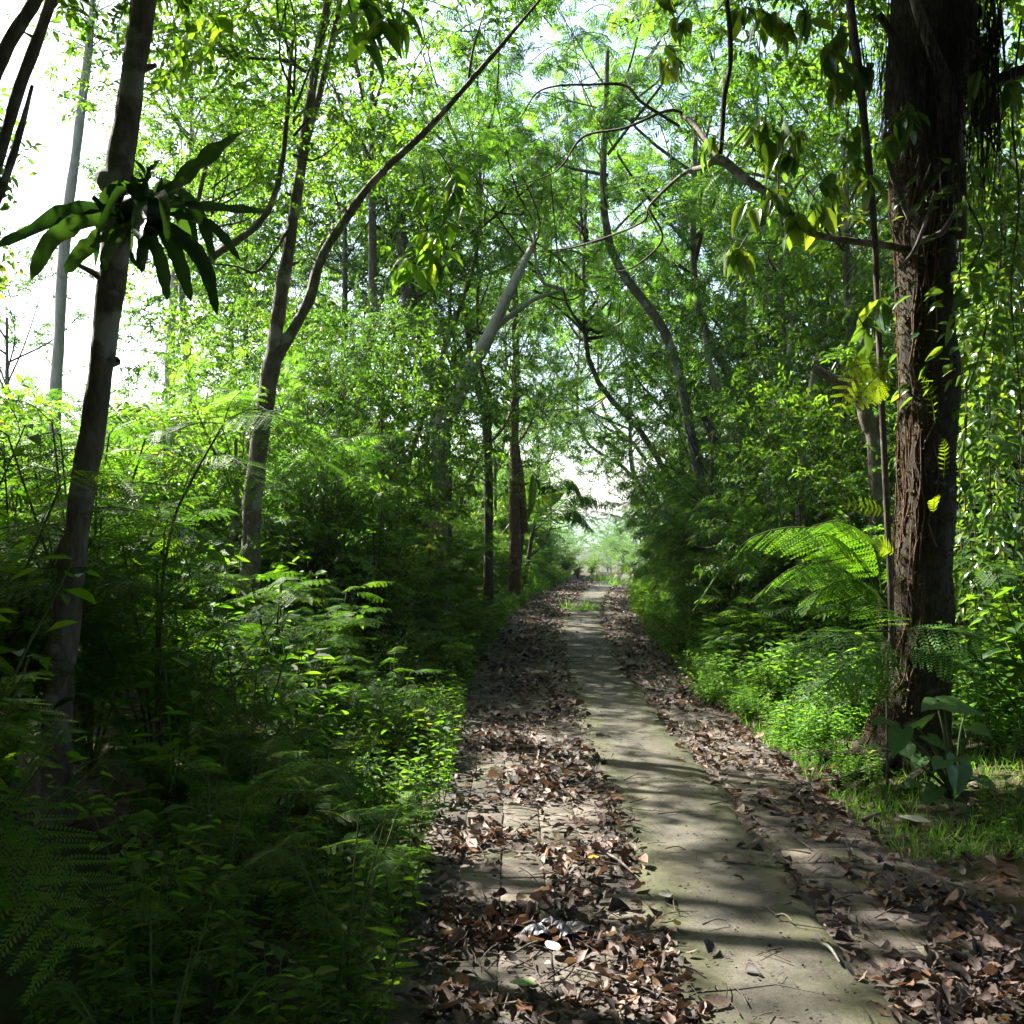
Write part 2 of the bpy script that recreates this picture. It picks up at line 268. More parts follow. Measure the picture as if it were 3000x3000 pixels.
def slab(y0, y1, s0, s1):
    n = max(4, int((y1 - y0) / .22)); us = np.array([C0 + .012, C0 + .03, .64, .78, .92, 1.06, 1.2, C1 - .03, C1 - .012]); g0 = .004
    f0 = lambda u: y0 + g0 + .05 * np.sin(u * 9 + s0) + .03 * np.sin(u * 23 + s0 * 2) + s0 % .1 * (u - .9); f1 = lambda u: y1 - g0 + .05 * np.sin(u * 9 + s1) + .03 * np.sin(u * 23 + s1 * 2) + s1 % .1 * (u - .9)
    V = []; E = []
    for t in np.linspace(0, 1, n + 1):
        y = f0(us) * (1 - t) + f1(us) * t; jag = np.zeros(9); jag[[0, 1]] = .02 * math.sin(t * n * 1.1 + s0) + .05 * random.random() - .02; jag[[7, 8]] = .025 * math.sin(t * n * .9 + s1) - .06 * random.random() + .02
        z = np.full(9, .03) + .004 * np.sin(us * 5 + t * 7); z[[1, 7]] = .021; z[[0, 8]] = .0
        V.append(np.stack([us + jag + shift(y), y, ground_z(shift(y) + .9, y) + z], -1)); E.append(np.clip(1.25 * np.abs((us - .92) / .4) ** 3, 0, 1))
    V = np.concatenate(V); i = (np.arange(n)[:, None] * 9 + np.arange(8)[None]).ravel(); F = np.stack([i, i + 1, i + 10, i + 9], 1)
    m = MB().add(V, F, 0, np.concatenate(E))
    for a_, fl in ((0, 1), (n, 0)):               # end faces
        top = V[a_ * 9:a_ * 9 + 9]; bot = top.copy(); bot[:, 2] -= .035; k = np.arange(8)
        m.add(np.vstack([top, bot]), np.stack([k, k + 9, k + 10, k + 1], 1), 0, 1.)
    return m.build('concrete_slab', M_CONC, path, smooth=False)
cuts = [1.6, 3.44, 5.7, 8.6, 12.2, 15.8, 20, 25, 31, 38, 47, 57]
for a, b in zip(cuts[:-1], cuts[1:]): slab(a, b, a * 3.7, b * 3.7)

# ------------------------------------------------------------------ leaf templates (leaf along +Y, face up)
def one(V, F, rnd=.5): return MB().add(V, F, 0, rnd).tpl()
def leaf6(wd=.45, fold=.08, droop=.15):
    h = wd / 2; return one([(0, 0, 0), (-h, .32, fold), (-h * .8, .66, fold - droop * .4), (0, 1, -droop), (h * .8, .66, fold - droop * .4), (h, .32, fold)], [(0, 3, 2, 1), (0, 5, 4, 3)])
def leaf_hi(wd=.45, fold=.08, droop=.25, wave=.0, prof=(.02, .38, .5, .44, .27, .02), roll=0.):
    n = len(prof); V = []
    for k, p in enumerate(prof):
        t = k / (n - 1); z = -droop * t * t; h = wd * p
        wv = wave * math.sin(k * 2.3)
        V += [(-h, t, z + fold * p * 2 + wv - roll * p), (0, t, z), (h, t, z + fold * p * 2 - wv + roll * p)]
    F = []
    for k in range(n - 1):
        for j in range(2): F.append((3 * k + j, 3 * k + j + 1, 3 * k + j + 4, 3 * k + j + 3))
    return one(V, F)
L6 = leaf6(); L6N = leaf6(.3, .05, .2); L6P = leaf6(.17, .02, .06); LHI = [leaf_hi(.42, .1, .25), leaf_hi(.5, .06, .15, .02), leaf_hi(.38, .12, .4)]
def pinna(npair=14, ll=.14, lw=.045, ang=1.15):   # a pinna with its own leaflets
    m = MB(); m.add([(-.008, 0, 0), (.008, 0, 0), (.004, 1, -.06), (-.004, 1, -.06)], [(0, 1, 2, 3)])
    for k in range(npair):
        t = .05 + .93 * k / (npair - 1); l_ = ll * (1 - .55 * max(0, t - .45) / .55) * min(1, .6 + t * 3); z = -.06 * t * t
        for s in (-1, 1):
            dx, dy = s * math.sin(ang) * l_, math.cos(ang) * l_; q = lw * .5
            m.add([(0, t - q, z), (dx * .6, t + dy * .6 - q * 1.1, z + .012), (dx, t + dy, z - .004), (dx * .5, t + dy * .5 + q, z + .012)], [(0, 1, 2, 3)])
    return m.tpl()
PIN_HI = pinna(); PIN_MID = pinna(8, .16, .1)
def frond(mb, pts, n, plen, tpl, ang=1.15, droop=.15, stem=.004, mat_l=0, mat_s=1, rnd=None, taper=(.35, 1, .9, .25), start=.08, up=(0, 0, 1)):
    C = curve(pts, 60); T = nrm(np.gradient(C, axis=0)); t = np.linspace(start, .985, n); i = (t * 59).astype(int)
    up = np.asarray(up, float)
    P, D = C[i], T[i]; S = nrm(np.cross(D, up)); N = nrm(np.cross(S, D)); ln = plen * np.interp(t, np.linspace(0, 1, len(taper)), taper)
    Pa, Da, Sa, Na, la = P, D, S, N, ln
    for s in (-1, 1):
        g_ = rng.random(len(t)) < (.9 if n >= 18 else 1.01); P, D, S, N, ln = Pa[g_], Da[g_], Sa[g_], Na[g_], la[g_]; n_ = int(g_.sum())
        dd = math.cos(ang) * D + s * math.sin(ang) * S - droop * N * 1.0 + rng.normal(0, .05, D.shape)
        M = frames(dd, N + rng.normal(0, .12, N.shape)) * (ln * rng.uniform(.85, 1.1, n_))[:, None, None]
        mb.inst(tpl, M, P, rng.random(n_) * .5 + (.25 if rnd is None else rnd * .5), mat_l)
    tube(mb, pts, [stem, stem * .5], max(5, 3 * len(pts)), 4, mat_s); return C
def bip(tpl, n=8, plen=.42, droop=.25):           # a doubly feathered leaf, length 1
    m = MB(); frond(m, [(0, 0, 0), (0, .5, .03), (0, 1, -.1)], n, plen, tpl, 1.1, droop, .008, 0, 1, start=.18, taper=(.7, 1, .95, .7)); return m.tpl()
BIP_LO = [bip(L6P, 8), bip(L6P, 10, .38, .15), bip(L6P, 7, .45, .35)]
BIP_HI = [bip(PIN_HI, 8), bip(PIN_HI, 7, .45, .35)]
BIP_MID = [bip(PIN_MID, 8), bip(PIN_MID, 9, .4, .15)]

# ------------------------------------------------------------------ sprays and crowns
def rv(n, s=1.): return rng.normal(0, s, (n, 3))
def spray(kind):
    m = MB(); L = {'broad': .95, 'small': .8, 'feather': .8, 'droop': .5}[kind]
    ax = curve([(0, 0, 0), rv(1, .06)[0] + (0, L * .5, .06), rv(1, .08)[0] + (0, L, -.05)], 12)
    tube(m, ax[[0, 4, 8, 11]], [.008, .003], 6, 4, 1)
    tw = [ax]
    for k in range({'broad': 5, 'small': 8, 'feather': 3, 'droop': 2}[kind]):
        i = rng.integers(1, 9); s = 1 if k % 2 else -1; d = nrm(np.array([s * 1., .7, rng.normal(0, .35)])); e = ax[i] + d * L * rng.uniform(.25, .5)
        c = curve([ax[i], (ax[i] + e) / 2 + rv(1, .03)[0], e - (0, 0, .04)], 9); tw.append(c); tube(m, c[[0, 4, 8]], [.004, .002], 4, 3, 1)
    for c in tw:
        n = {'broad': 7, 'small': 11, 'feather': 4, 'droop': 6}[kind]; i = np.linspace(1, len(c) - 1, n).astype(int); T = nrm(np.gradient(c, axis=0))[i]
        side = np.where(np.arange(n) % 2, 1., -1.)[:, None] * nrm(np.cross(T, [0, 0, 1])); D = T * .55 + side * .8 + rv(n, .3)
        if kind == 'droop': D = D * .6 + [0, 0, -.9]
        else: D[:, 2] -= .18
        U = np.array([0, 0, 1]) + rv(n, .4); sz = {'broad': (.08, .15), 'small': (.05, .085), 'feather': (.2, .34), 'droop': (.12, .2)}[kind]
        M = frames(D, U) * rng.uniform(*sz, n)[:, None, None]
        if kind == 'feather':
            for b in range(3): q = np.arange(n) % 3 == b; m.inst(BIP_LO[b], M[q], c[i][q])
        elif kind == 'droop':
            for b in range(3): q = np.arange(n) % 3 == b; m.inst(LHI[b], M[q], c[i][q], mat=0)
        else: m.inst(L6 if kind == 'broad' else L6N if rng.random() < .3 else L6, M, c[i], mat=0)
    return m.tpl()
SP = {k: [spray(k) for _ in range(5)] for k in ('broad', 'small', 'feather', 'droop')}
def crown_mesh(kind, n, seed, flat=.75, ncl=16, trail=0.):  # unit crown: radius 1 m scale with R; base at the origin
    global rng
    keep = rng; rng = np.random.default_rng(seed); m = MB(); RR = 3.0; H = RR * flat * 2
    a = rng.random(ncl) * 6.283; rad = RR * np.sqrt(rng.random(ncl)) * .85; z = H * (.12 + .8 * rng.random(ncl)); rad = rad * np.sqrt(np.clip(1 - ((z / H - .5) / .55) ** 2, .1, 1))
    Cc = np.stack([rad * np.cos(a), rad * np.sin(a), z], -1)
    for c in Cc:
        st_ = np.array([0, 0, c[2] * rng.uniform(.25, .6)]); mid = st_ * .5 + c * [.5, .5, .45] + rv(1, .15)[0]; tube(m, [st_, mid, c], [.026, .017, .006], 8, 5, 1, wob=.05) if rng.random() < .7 else None
    per = n // ncl
    for c in Cc:
        q = nrm(rv(per)) * rng.random(per)[:, None] ** .5 * [.95, .95, .6]; P = c + q * rng.uniform(.8, 1.25)
        D = nrm(q) + nrm(c - [0, 0, H * .35]) * .55 + rv(per, .25); D[:, 2] = D[:, 2] * .6 - trail
        M = frames(D, np.array([0, 0, 1]) + rv(per, .3)) * rng.uniform(.75, 1.2, per)[:, None, None]; k = rng.integers(0, 5, per)
        base = rng.random()
        for b in range(5):
            s = k == b; m.inst(SP[kind][b], M[s], P[s], np.clip(base * .6 + rng.random(s.sum()) * .4, 0, 1), keep=.5)
    rng = keep; return m
CR = {}
for kind, nv, n in (('broad', 4, 165), ('small', 4, 165), ('feather', 4, 55)):
    CR[kind] = [crown_mesh(kind, n, 100 + 7 * k + ord(kind[0]), ncl=15 + k).mesh(kind + '_crown', [ML[kind], B['twig']]) for k in range(nv)]
CR['dense'] = [crown_mesh('broad', 520, 300 + k, ncl=22).mesh('dense_crown', [ML['broad'], B['twig']]) for k in range(2)]; CR['dense'] = CR['dense'] * 2  # crowns thickened until nearly opaque, to block light from out of view
def add_crown(t, p, Rr, kind, var=None, rz=None, zs=1.):      # p: crown base point relative to the tree
    s = Rr / 3.0; return put('crown', CR[kind][random.randrange(4) if var is None else var], t, p, random.random() * 6.28 if rz is None else rz, (s, s, s * zs))
def tree_px(name, stems, label, barkm='grey', crowns=(), cat='tree', group=None, base_ext=True, k=9, wob=.05):
    # stems: list of (list of (px, py, d), (r0, r1)) traced from the photograph; the first is the trunk and runs down to the ground
    pts0 = [at(*p) for p in stems[0][0]]; b = pts0[0].copy()
    if base_ext:
        b2 = pts0[0] + (pts0[0] - pts0[1]) * .25; b = np.array([b2[0], b2[1], float(ground_z(b2[0], b2[1])) - .08]); pts0 = [b] + pts0
    t = empty(name, (b[0], b[1], b[2]))
    tr = MB()
    for j, (ps, rr) in enumerate(stems):
        P = pts0 if j == 0 else [at(*p) for p in ps]; m = tr if j == 0 else MB()
        tube(m, np.array(P) - b, np.array(rr), 13 * len(P), k + 3 if j == 0 else 8, 0, wob=wob * 1.15, seed=j + len(label))
        if max(rr) > .05:                            # broken stubs and knots
            Cc = curve(np.array(P) - b, 60); rq = np.random.default_rng(len(label) + j)
            for z_ in rq.integers(12, 52, 4):
                a_ = rq.random() * 6.28; dv = np.array([math.cos(a_), math.sin(a_), .5]); r0 = float(np.interp(z_ / 60, np.linspace(0, 1, len(rr)), rr)); tube(m, [Cc[z_] + dv * r0 * .5, Cc[z_] + dv * r0 * 1.25, Cc[z_] + dv * r0 * rq.uniform(1.5, 2.4)], [r0 * .45, r0 * .28, r0 * .16], 5, 6, 0, wob=.1)
        m.build('trunk' if j == 0 else 'limb', B[barkm], t, smooth=True)
    for (px, py, d, Rr, kind) in crowns:
        c = at(px, py, d) - b; c[2] -= Rr * .75; add_crown(t, c, Rr, kind)
        ends = np.array([at(*ps[-1]) for ps, _ in stems]) - b; e_ = ends[np.argmin(np.linalg.norm(ends - c, axis=1))]; m = MB(); tube(m, [e_, e_ * .4 + c * .6 + np.array([0, 0, Rr * .15]) + rv(1, .08)[0], c + [0, 0, Rr * .8]], [.035, .028, .015], 10, 6, 0); m.build('limb', B[barkm], t, smooth=True)
    if label: tag(t, label, cat, group)
    return t, b
def bg_tree(px, py, d, Rr, kind, label, barkm='grey', group=None, dx=0., rad=None):
    c = at(px, py, d); bx = c[0] + dx; u_ = bx - float(shift(d)); far_ = bx; bx += 0 if (u_ < UL - 1.6 or u_ > UR + 1.6) else (UL - 2.2 - u_ if u_ < .7 else UR + 2.2 - u_); bz = float(ground_z(bx, d)) - .1; base = np.array([bx, d, bz]); cb = c - [0, 0, Rr * .75]
    t = empty('broadleaf_tree' if kind != 'feather' else 'feathery_tree', base); rad = rad or (.024 * Rr + .02) * (.6 if abs(bx - far_) > .3 else 1)
    m = MB(); h = max(cb[2] - bz, .6); q = np.array([cb[0] - bx, 0, h])
    q = q - np.array([0, 0, min(Rr * .35, h * .4)]); tube(m, [(0, 0, 0), q * [.3, 1, .4] + rv(1, .1)[0], q * [.68, 1, .75] + rv(1, .1)[0], q + [0, 0, .3], q + [0, 0, Rr * 1.1]], [rad * 1.35, rad, rad * .85, rad * .7, rad * .35], 20, 8, 0, wob=.06, seed=int(px)); m.build('trunk', B[barkm], t, smooth=True)
    add_crown(t, q, Rr, kind, zs=1.3); tag(t, label, 'tree', group); return t

# ------------------------------------------------------------------ trees of the left side
t, b = tree_px('leaning_tree', [([(165, 2150, 5), (195, 1800, 5), (232, 1500, 5), (275, 1240, 5), (305, 1000, 5), (340, 720, 5), (348, 520, 5), (385, 260, 5), (420, 0, 5), (450, -300, 5.1), (500, -900, 5.3)], (.09, .07, .062, .06, .07, .06, .06, .05))],
    'dark leaning tree with a strap-leaved fern on its trunk, nearest on the left', 'grey', [(520, -1300, 5.6, 2.2, 'broad')], wob=.04)
m = MB(); tube(m, [at(345, 560, 5) - b, at(300, 520, 4.98) - b, at(281, 512, 4.97) - b], [.075, .05, .02], 7, 8, 0, wob=.1); m.build('branch_knob', B['grey'], t, smooth=True); m = MB(); tube(m, [at(310, 1060, 5) - b, at(338, 1058, 4.98) - b, at(346, 1056, 4.97) - b], [.035, .03, .012], 6, 7, 0, wob=.1); m.build('branch_knob', B['grey'], t, smooth=True)
tree_px('forked_tree', [([(-330, 2300, 4.6), (-200, 1300, 4.6), (-100, 800, 4.6), (-20, 520, 4.6), (60, 250, 4.6), (150, 0, 4.6), (260, -400, 4.7)], (.08, .04, .03, .026, .025, .022)),
    ([(-60, 700, 4.6), (10, 540, 4.62), (60, 380, 4.65), (95, 250, 4.65)], (.022, .02, .016, .008)), ([(-120, 800, 4.6), (-50, 350, 4.55), (20, 140, 4.5), (105, 0, 4.5), (200, -200, 4.5)], (.03, .03, .03, .026))],
    'dark forked tree leaning in from the left edge of the view', 'grey', [(150, -700, 4.9, 1.6, 'broad')])
tree_px('slender_tree', [([(160, 1250, 15), (172, 1000, 15), (190, 700, 15), (225, 420, 15), (262, 120, 15), (280, -100, 15)], (.1, .085, .08, .075, .06, .04))], 'slender pale-barked tree standing against the bright sky on the left', 'pale', [(260, 20, 15, 1.2, 'small')])
tree_px('slender_tree', [([(498, 1150, 20), (500, 1000, 20), (512, 800, 20), (520, 600, 20)], (.11, .1, .08, .05))], 'short pale trunk seen behind the strap-leaved fern and its leaning tree', 'pale', [(560, 560, 20, 2.4, 'small')])
t5, b5 = tree_px('forked_tree', [([(735, 1560, 9), (748, 1400, 9), (775, 1200, 9), (800, 1040, 9), (818, 900, 9), (850, 700, 9), (880, 500, 9), (915, 250, 9), (960, 0, 9), (985, -200, 9)], (.1, .085, .08, .075, .062, .05, .045, .038, .025)),
    ([(800, 1060, 9), (850, 980, 9), (905, 880, 9), (940, 760, 9), (1010, 645, 8.9), (1100, 525, 8.8), (1240, 390, 8.6), (1350, 270, 8.5), (1480, 120, 8.4), (1590, -10, 8.3)], (.06, .05, .046, .042, .037, .031, .025, .018, .01)),
    ([(885, 480, 9), (900, 400, 9.05), (945, 240, 9.1), (985, 60, 9.1), (1010, -80, 9.1)], (.04, .035, .028, .02)),
    ([(895, 210, 9), (840, 180, 9), (760, 172, 8.9), (640, 165, 8.8)], (.02, .015, .008)), ([(1370, 255, 8.5), (1385, 150, 8.45), (1420, 30, 8.4)], (.014, .01, .005)),
    ([(860, 650, 9), (760, 790, 8.8), (690, 780, 8.7), (600, 770, 8.6)], (.016, .012, .005))],
    'forked grey tree with one long diagonal branch reaching over the path', 'grey', [(860, 120, 8.5, 1.55, 'broad'), (620, 430, 9.0, 1.1, 'broad')])
tree_px('leaning_tree', [([(1290, 1200, 16), (1262, 1080, 16), (1212, 930, 16), (1190, 800, 16), (1170, 620, 16)], (.17, .15, .13, .11, .07))], 'grey trunk leaning left, just behind the left thicket', 'grey', [(1130, 560, 16, 2.1, 'small')])
tree_px('leaning_tree', [([(1295, 1270, 15), (1330, 1190, 15), (1380, 1080, 15), (1440, 970, 15), (1490, 860, 15), (1560, 720, 15.5)], (.13, .12, .11, .1, .08, .05)), ([(1440, 970, 15), (1560, 880, 15.3), (1650, 850, 15.6)], (.05, .035, .02))], 'grey lichen-spotted trunk leaning right over the thicket towards the path', 'pale', [(1560, 560, 15.6, 2.3, 'feather')])
tree_px('slender_tree', [([(1428, 1270, 18), (1412, 1180, 18), (1385, 1080, 18), (1372, 980, 18), (1350, 860, 18)], (.09, .08, .07, .06, .04)), ([(1436, 1240, 18), (1432, 1150, 18), (1405, 1060, 18), (1440, 960, 18)], (.05, .04, .035, .02))], 'thin dark double-stemmed tree left of the reddish trunk', 'twig', [(1400, 760, 18.5, 2.2, 'small')])
t9, b9 = tree_px('reddish_tree', [([(1508, 1560, 22), (1506, 1400, 22), (1508, 1200, 22), (1512, 1000, 22), (1505, 800, 22), (1510, 650, 22)], (.14, .12, .095, .085, .07, .05)), ([(1535, 1560, 22.1), (1528, 1440, 22.1), (1516, 1300, 22.1)], (.1, .09, .04))],
    'upright reddish-brown trunk standing left of the far end of the path', 'red', [(1500, 660, 22, 3.0, 'small'), (1590, 1120, 22.4, 1.5, 'small')])

# ------------------------------------------------------------------ the big mossy tree on the right
DB = 6.8
tp = [(2655, 2290, DB), (2660, 2150, DB), (2690, 1950, DB), (2708, 1700, DB), (2716, 1400, DB), (2716, 1100, DB), (2712, 800, DB), (2708, 500, DB), (2715, 250, DB), (2740, 0, DB), (2760, -300, DB), (2790, -800, DB)]
P = np.array([at(*p) for p in tp]); b = P[0].copy(); b[2] = float(ground_z(b[0], b[1])) - .05
bt = empty('mossy_tree', b); tag(bt, 'thick dark moss-covered tree trunk standing right of the path', 'tree')
m = MB(); Q = P - b; Q[0] = [0.02, 0, -.05]
C = curve(Q, 90); q = np.random.default_rng(3); kk = 26; a = np.arange(kk) * 2 * np.pi / kk
rad = np.interp(np.linspace(0, 1, 90), np.linspace(0, 1, 12), [.33, .25, .2, .185, .182, .188, .185, .21, .25, .26, .2, .14])
tt = np.linspace(0, 1, 90)[:, None]; fl = np.exp(-tt * 14)
rr = rad[:, None] * (1 + fl * .35 * np.maximum(np.sin(a * 2.5 + .6), 0) + .05 * np.sin(3 * a + tt * 21) + .045 * np.sin(5 * a - tt * 34) + .06 * (q.random((90, kk)) - .5) + .04 * np.sin(a + tt * 60))
V = C[:, None] + rr[..., None] * np.stack([np.cos(a), np.sin(a), 0 * a], -1)[None]
i = np.arange(89)[:, None] * kk; j = np.arange(kk)[None]; F = np.stack([i + j, i + (j + 1) % kk, i + kk + (j + 1) % kk, i + kk + j], -1).reshape(-1, 4)
m.add(V.reshape(-1, 3), F); m.build('trunk', B['moss'], bt, smooth=True)
for k in range(6):                               # surface roots running into the soil
    a_ = [2.2, 3.0, 3.9, 4.7, 5.5, .4][k]; dv = np.array([math.cos(a_), math.sin(a_), 0]); mm = MB(); side_ = np.array([-dv[1], dv[0], 0]) * q.normal(0, .12)
    tube(mm, [dv * .16 + (0, 0, .22), dv * .34 + (0, 0, .06), dv * .6 + side_ + (0, 0, .035), dv * .95 + side_ * 2.5 + (0, 0, -.03)], [.08, .055, .035, .015], 14, 9, 0, wob=.1, seed=k); mm.build('root', B['moss'], bt, smooth=True)
# moss and root fibres on the bark
m = MB(); n = 15000; ti = q.integers(1, 78, n); ai = q.random(n) * 6.283; keep_ = q.random(n) < .25 + .75 * np.clip(-np.cos(ai) + .2, 0, 1); ti, ai = ti[keep_], ai[keep_]; n = len(ti)
ri = rr[ti, (ai / 6.2832 * kk).astype(int) % kk]; nn = np.stack([np.cos(ai), np.sin(ai), np.zeros(n)], -1); Pm = C[ti] + nn * (ri - .008)[:, None] + [0, 0, 1] * q.uniform(-.05, .05, n)[:, None]
Dm = nn + rv(n, .5) + [0, 0, -.4]; m.inst(leaf6(.5, .1, .4), frames(Dm, nn + rv(n, .4)) * q.uniform(.012, .036, n)[:, None, None], Pm, mat=0)
M_MOSS = leaf_mat('brown_moss', [(0, (.025, .019, .009)), (.5, (.06, .046, .022)), (.85, (.11, .095, .035)), (1, (.12, .14, .035))], .3, (1.2, 1.1, .6), .8, .2)
m.build('moss', M_MOSS, bt)
m = MB()
for k in range(60):
    i0 = q.integers(2, 55); ang = q.uniform(1.9, 4.6); pts = []
    for s in range(5): jj = min(88, i0 + s * 2); aa = ang + q.normal(0, .12) + s * .03; pts.append(C[jj] + np.array([math.cos(aa), math.sin(aa), 0]) * (rr[jj, int(aa / 6.2832 * kk) % kk] + .006))
    tube(m, pts, [.007, .004], 10, 4, 0)
m.build('root_fibres', B['red'], bt)
def limb(pts, r, name='limb', bm='moss', par=bt, base=None, k=7):
    m = MB(); tube(m, np.array([at(*p) for p in pts]) - (b if base is None else base), r, 6 * len(pts), k, 0, wob=.06, seed=int(pts[0][0])); return m.build(name, B[bm], par, smooth=True)
limb([(2650, 730, 6.75), (2590, 718, 6.7), (2400, 690, 6.7), (2330, 640, 6.75), (2260, 575, 6.8), (2180, 520, 6.9), (2110, 470, 7), (2060, 490, 7.2), (2000, 510, 7.5), (1905, 600, 8), (1875, 655, 8.1), (1690, 722, 8.5), (1560, 738, 8.7)], [.028, .024, .022, .026, .03, .032, .033, .019, .014, .012, .009, .007, .004], bm='grey')
limb([(1900, 610, 8), (1940, 700, 8.1), (1860, 780, 8.2), (1780, 800, 8.3)], [.012, .008, .004], bm='grey')
limb([(2000, 330, 7.6), (1950, 325, 7.6), (1830, 375, 7.8), (1710, 400, 8), (1650, 480, 8.2), (1590, 520, 8.4), (1380, 590, 8.8)], [.01, .011, .011, .009, .006, .004], bm='twig')
limb([(1990, 370, 7.6), (1880, 300, 7.7), (1830, 250, 7.8), (1720, 248, 7.9), (1630, 252, 8), (1570, 275, 8.1), (1530, 340, 8.2)], [.013, .012, .011, .009, .007, .004], bm='twig')
limb([(2110, 470, 7), (2030, 360, 7.4), (1990, 340, 7.6)], [.02, .016, .012], bm='grey')
limb([(2110, 450, 7), (2116, 380, 7), (2122, 280, 7), (2140, 180, 7), (2135, 60, 7), (2120, -60, 7)], [.018, .017, .018, .019, .018, .016], bm='twig')
limb([(2710, 420, 6.6), (2690, 320, 6.5), (2640, 150, 6.45), (2575, 40, 6.4)], [.05, .045, .03, .02])
limb([(2790, 400, 6.6), (2770, 250, 6.5), (2700, 60, 6.45), (2660, -60, 6.4)], [.05, .045, .035, .03], bm='grey')
limb([(2880, 380, 6.9), (2870, 240, 6.9), (2830, 80, 6.9), (2810, -80, 6.9)], [.06, .065, .07, .07])
limb([(2880, 300, 6.9), (2930, 235, 6.9), (3000, 205, 6.9), (3100, 150, 6.9)], [.05, .045, .04, .04])
limb([(2820, 700, 6.65), (2815, 520, 6.6), (2800, 400, 6.6), (2820, 330, 6.7)], [.03, .035, .045, .05], bm='grey')
limb([(2665, 640, 6.6), (2625, 540, 6.55), (2600, 450, 6.5), (2590, 380, 6.5)], [.02, .022, .022, .02], bm='grey')
limb([(2690, 710, 6.55), (2760, 680, 6.5), (2800, 615, 6.5)], [.024, .02, .012], bm='grey')
limb([(2640, 780, 6.6), (2680, 730, 6.5), (2715, 640, 6.45), (2740, 560, 6.4)], [.01, .014, .013, .01], bm='grey')
limb([(2615, 1960, 6.62), (2608, 1700, 6.62), (2598, 1480, 6.6), (2584, 1200, 6.58), (2574, 950, 6.56), (2562, 700, 6.54), (2545, 480, 6.52), (2520, 250, 6.5), (2490, 0, 6.5), (2470, -200, 6.5)], [.022, .02, .02, .02, .021, .022, .024, .027, .03, .03], 'climbing_stem', 'twig')
m = MB()                                         # dark mass of hanging aerial roots under the fork
for k in range(420):
    px, py = q.uniform(2600, 2930), q.uniform(-60, 330); d = q.uniform(6.3, 7.1); ln = q.uniform(.25, .85); p0 = at(px, py, d) - b
    tube(m, [p0, p0 + (q.normal(0, .03), q.normal(0, .03), -ln * .5), p0 + (q.normal(0, .05), q.normal(0, .05), -ln)], [.006, .003], 5, 3, 0)
for k in range(60):
    px, py = q.choice([2450, 2555, 2890]) + q.normal(0, 22), q.uniform(0, 230); p0 = at(px, py, 6.7) - b; ln = q.uniform(.2, .6); tube(m, [p0, p0 + (q.normal(0, .02), 0, -ln)], [.004, .002], 4, 3, 0)
m.build('aerial_roots', B['moss'], bt)
m = MB()                                         # drooping whorls of big leaves
for (px, py, d) in [(2240, 40, 6.6), (2310, 80, 6.6), (2420, 160, 6.6), (2440, 215, 6.6), (2370, 40, 6.7), (2080, 420, 7), (2240, 400, 6.8), (2220, 360, 6.8), (2330, 360, 6.8), (2480, 380, 6.6), (2500, 470, 6.6), (2420, 530, 6.6), (2280, 570, 6.7), (2225, 620, 6.8), (2330, 640, 6.7), (2165, 730, 6.9), (2300, 440, 6.9), (2400, 600, 6.6), (2460, 100, 6.6), (1965, 170, 7.4), (1990, 60, 7.4), (1930, -20, 7.4), (2560, 520, 6.4), (2620, 380, 6.3), (2660, 330, 6.3), (2580, 880, 6.5), (2540, 970, 6.5), (2180, 20, 7), (2530, 180, 6.5), (2860, 230, 6.4), (2960, 260, 6.4)]:
    n = q.integers(5, 10); p0 = at(px, py, d) - b; aa = q.random(n) * 6.28; D = np.stack([np.cos(aa) * .55, np.sin(aa) * .55, -q.uniform(.3, 1.4, n)], -1)
    tube(m, [p0 + (q.normal(0, .05), .02, .16), p0], [.005, .004], 4, 4, 1)
    for s in range(3): z_ = np.arange(n) % 3 == s; m.inst(LHI[s], frames(D[z_], np.array([0, -.3, 1]) + rv(z_.sum(), .3)) * q.uniform(.13, .24, z_.sum())[:, None, None], p0 + rv(z_.sum(), .03), mat=0)
m.build('hanging_leaves', [ML['glossy'], B['twig']], bt)
for (px, py, d, Rr, kind) in [(2780, -900, 6.8, 2.4, 'small'), (2450, -420, 7.5, 1.7, 'broad'), (1720, -440, 8.6, 1.4, 'dense'), (2250, -560, 7.8, 1.2, 'dense')]:  # dense crown over the path is added, unseen, to shade the upper trunk
    c = at(px, py, d) - b; c[2] -= Rr * .75; add_crown(bt, c, Rr, kind)

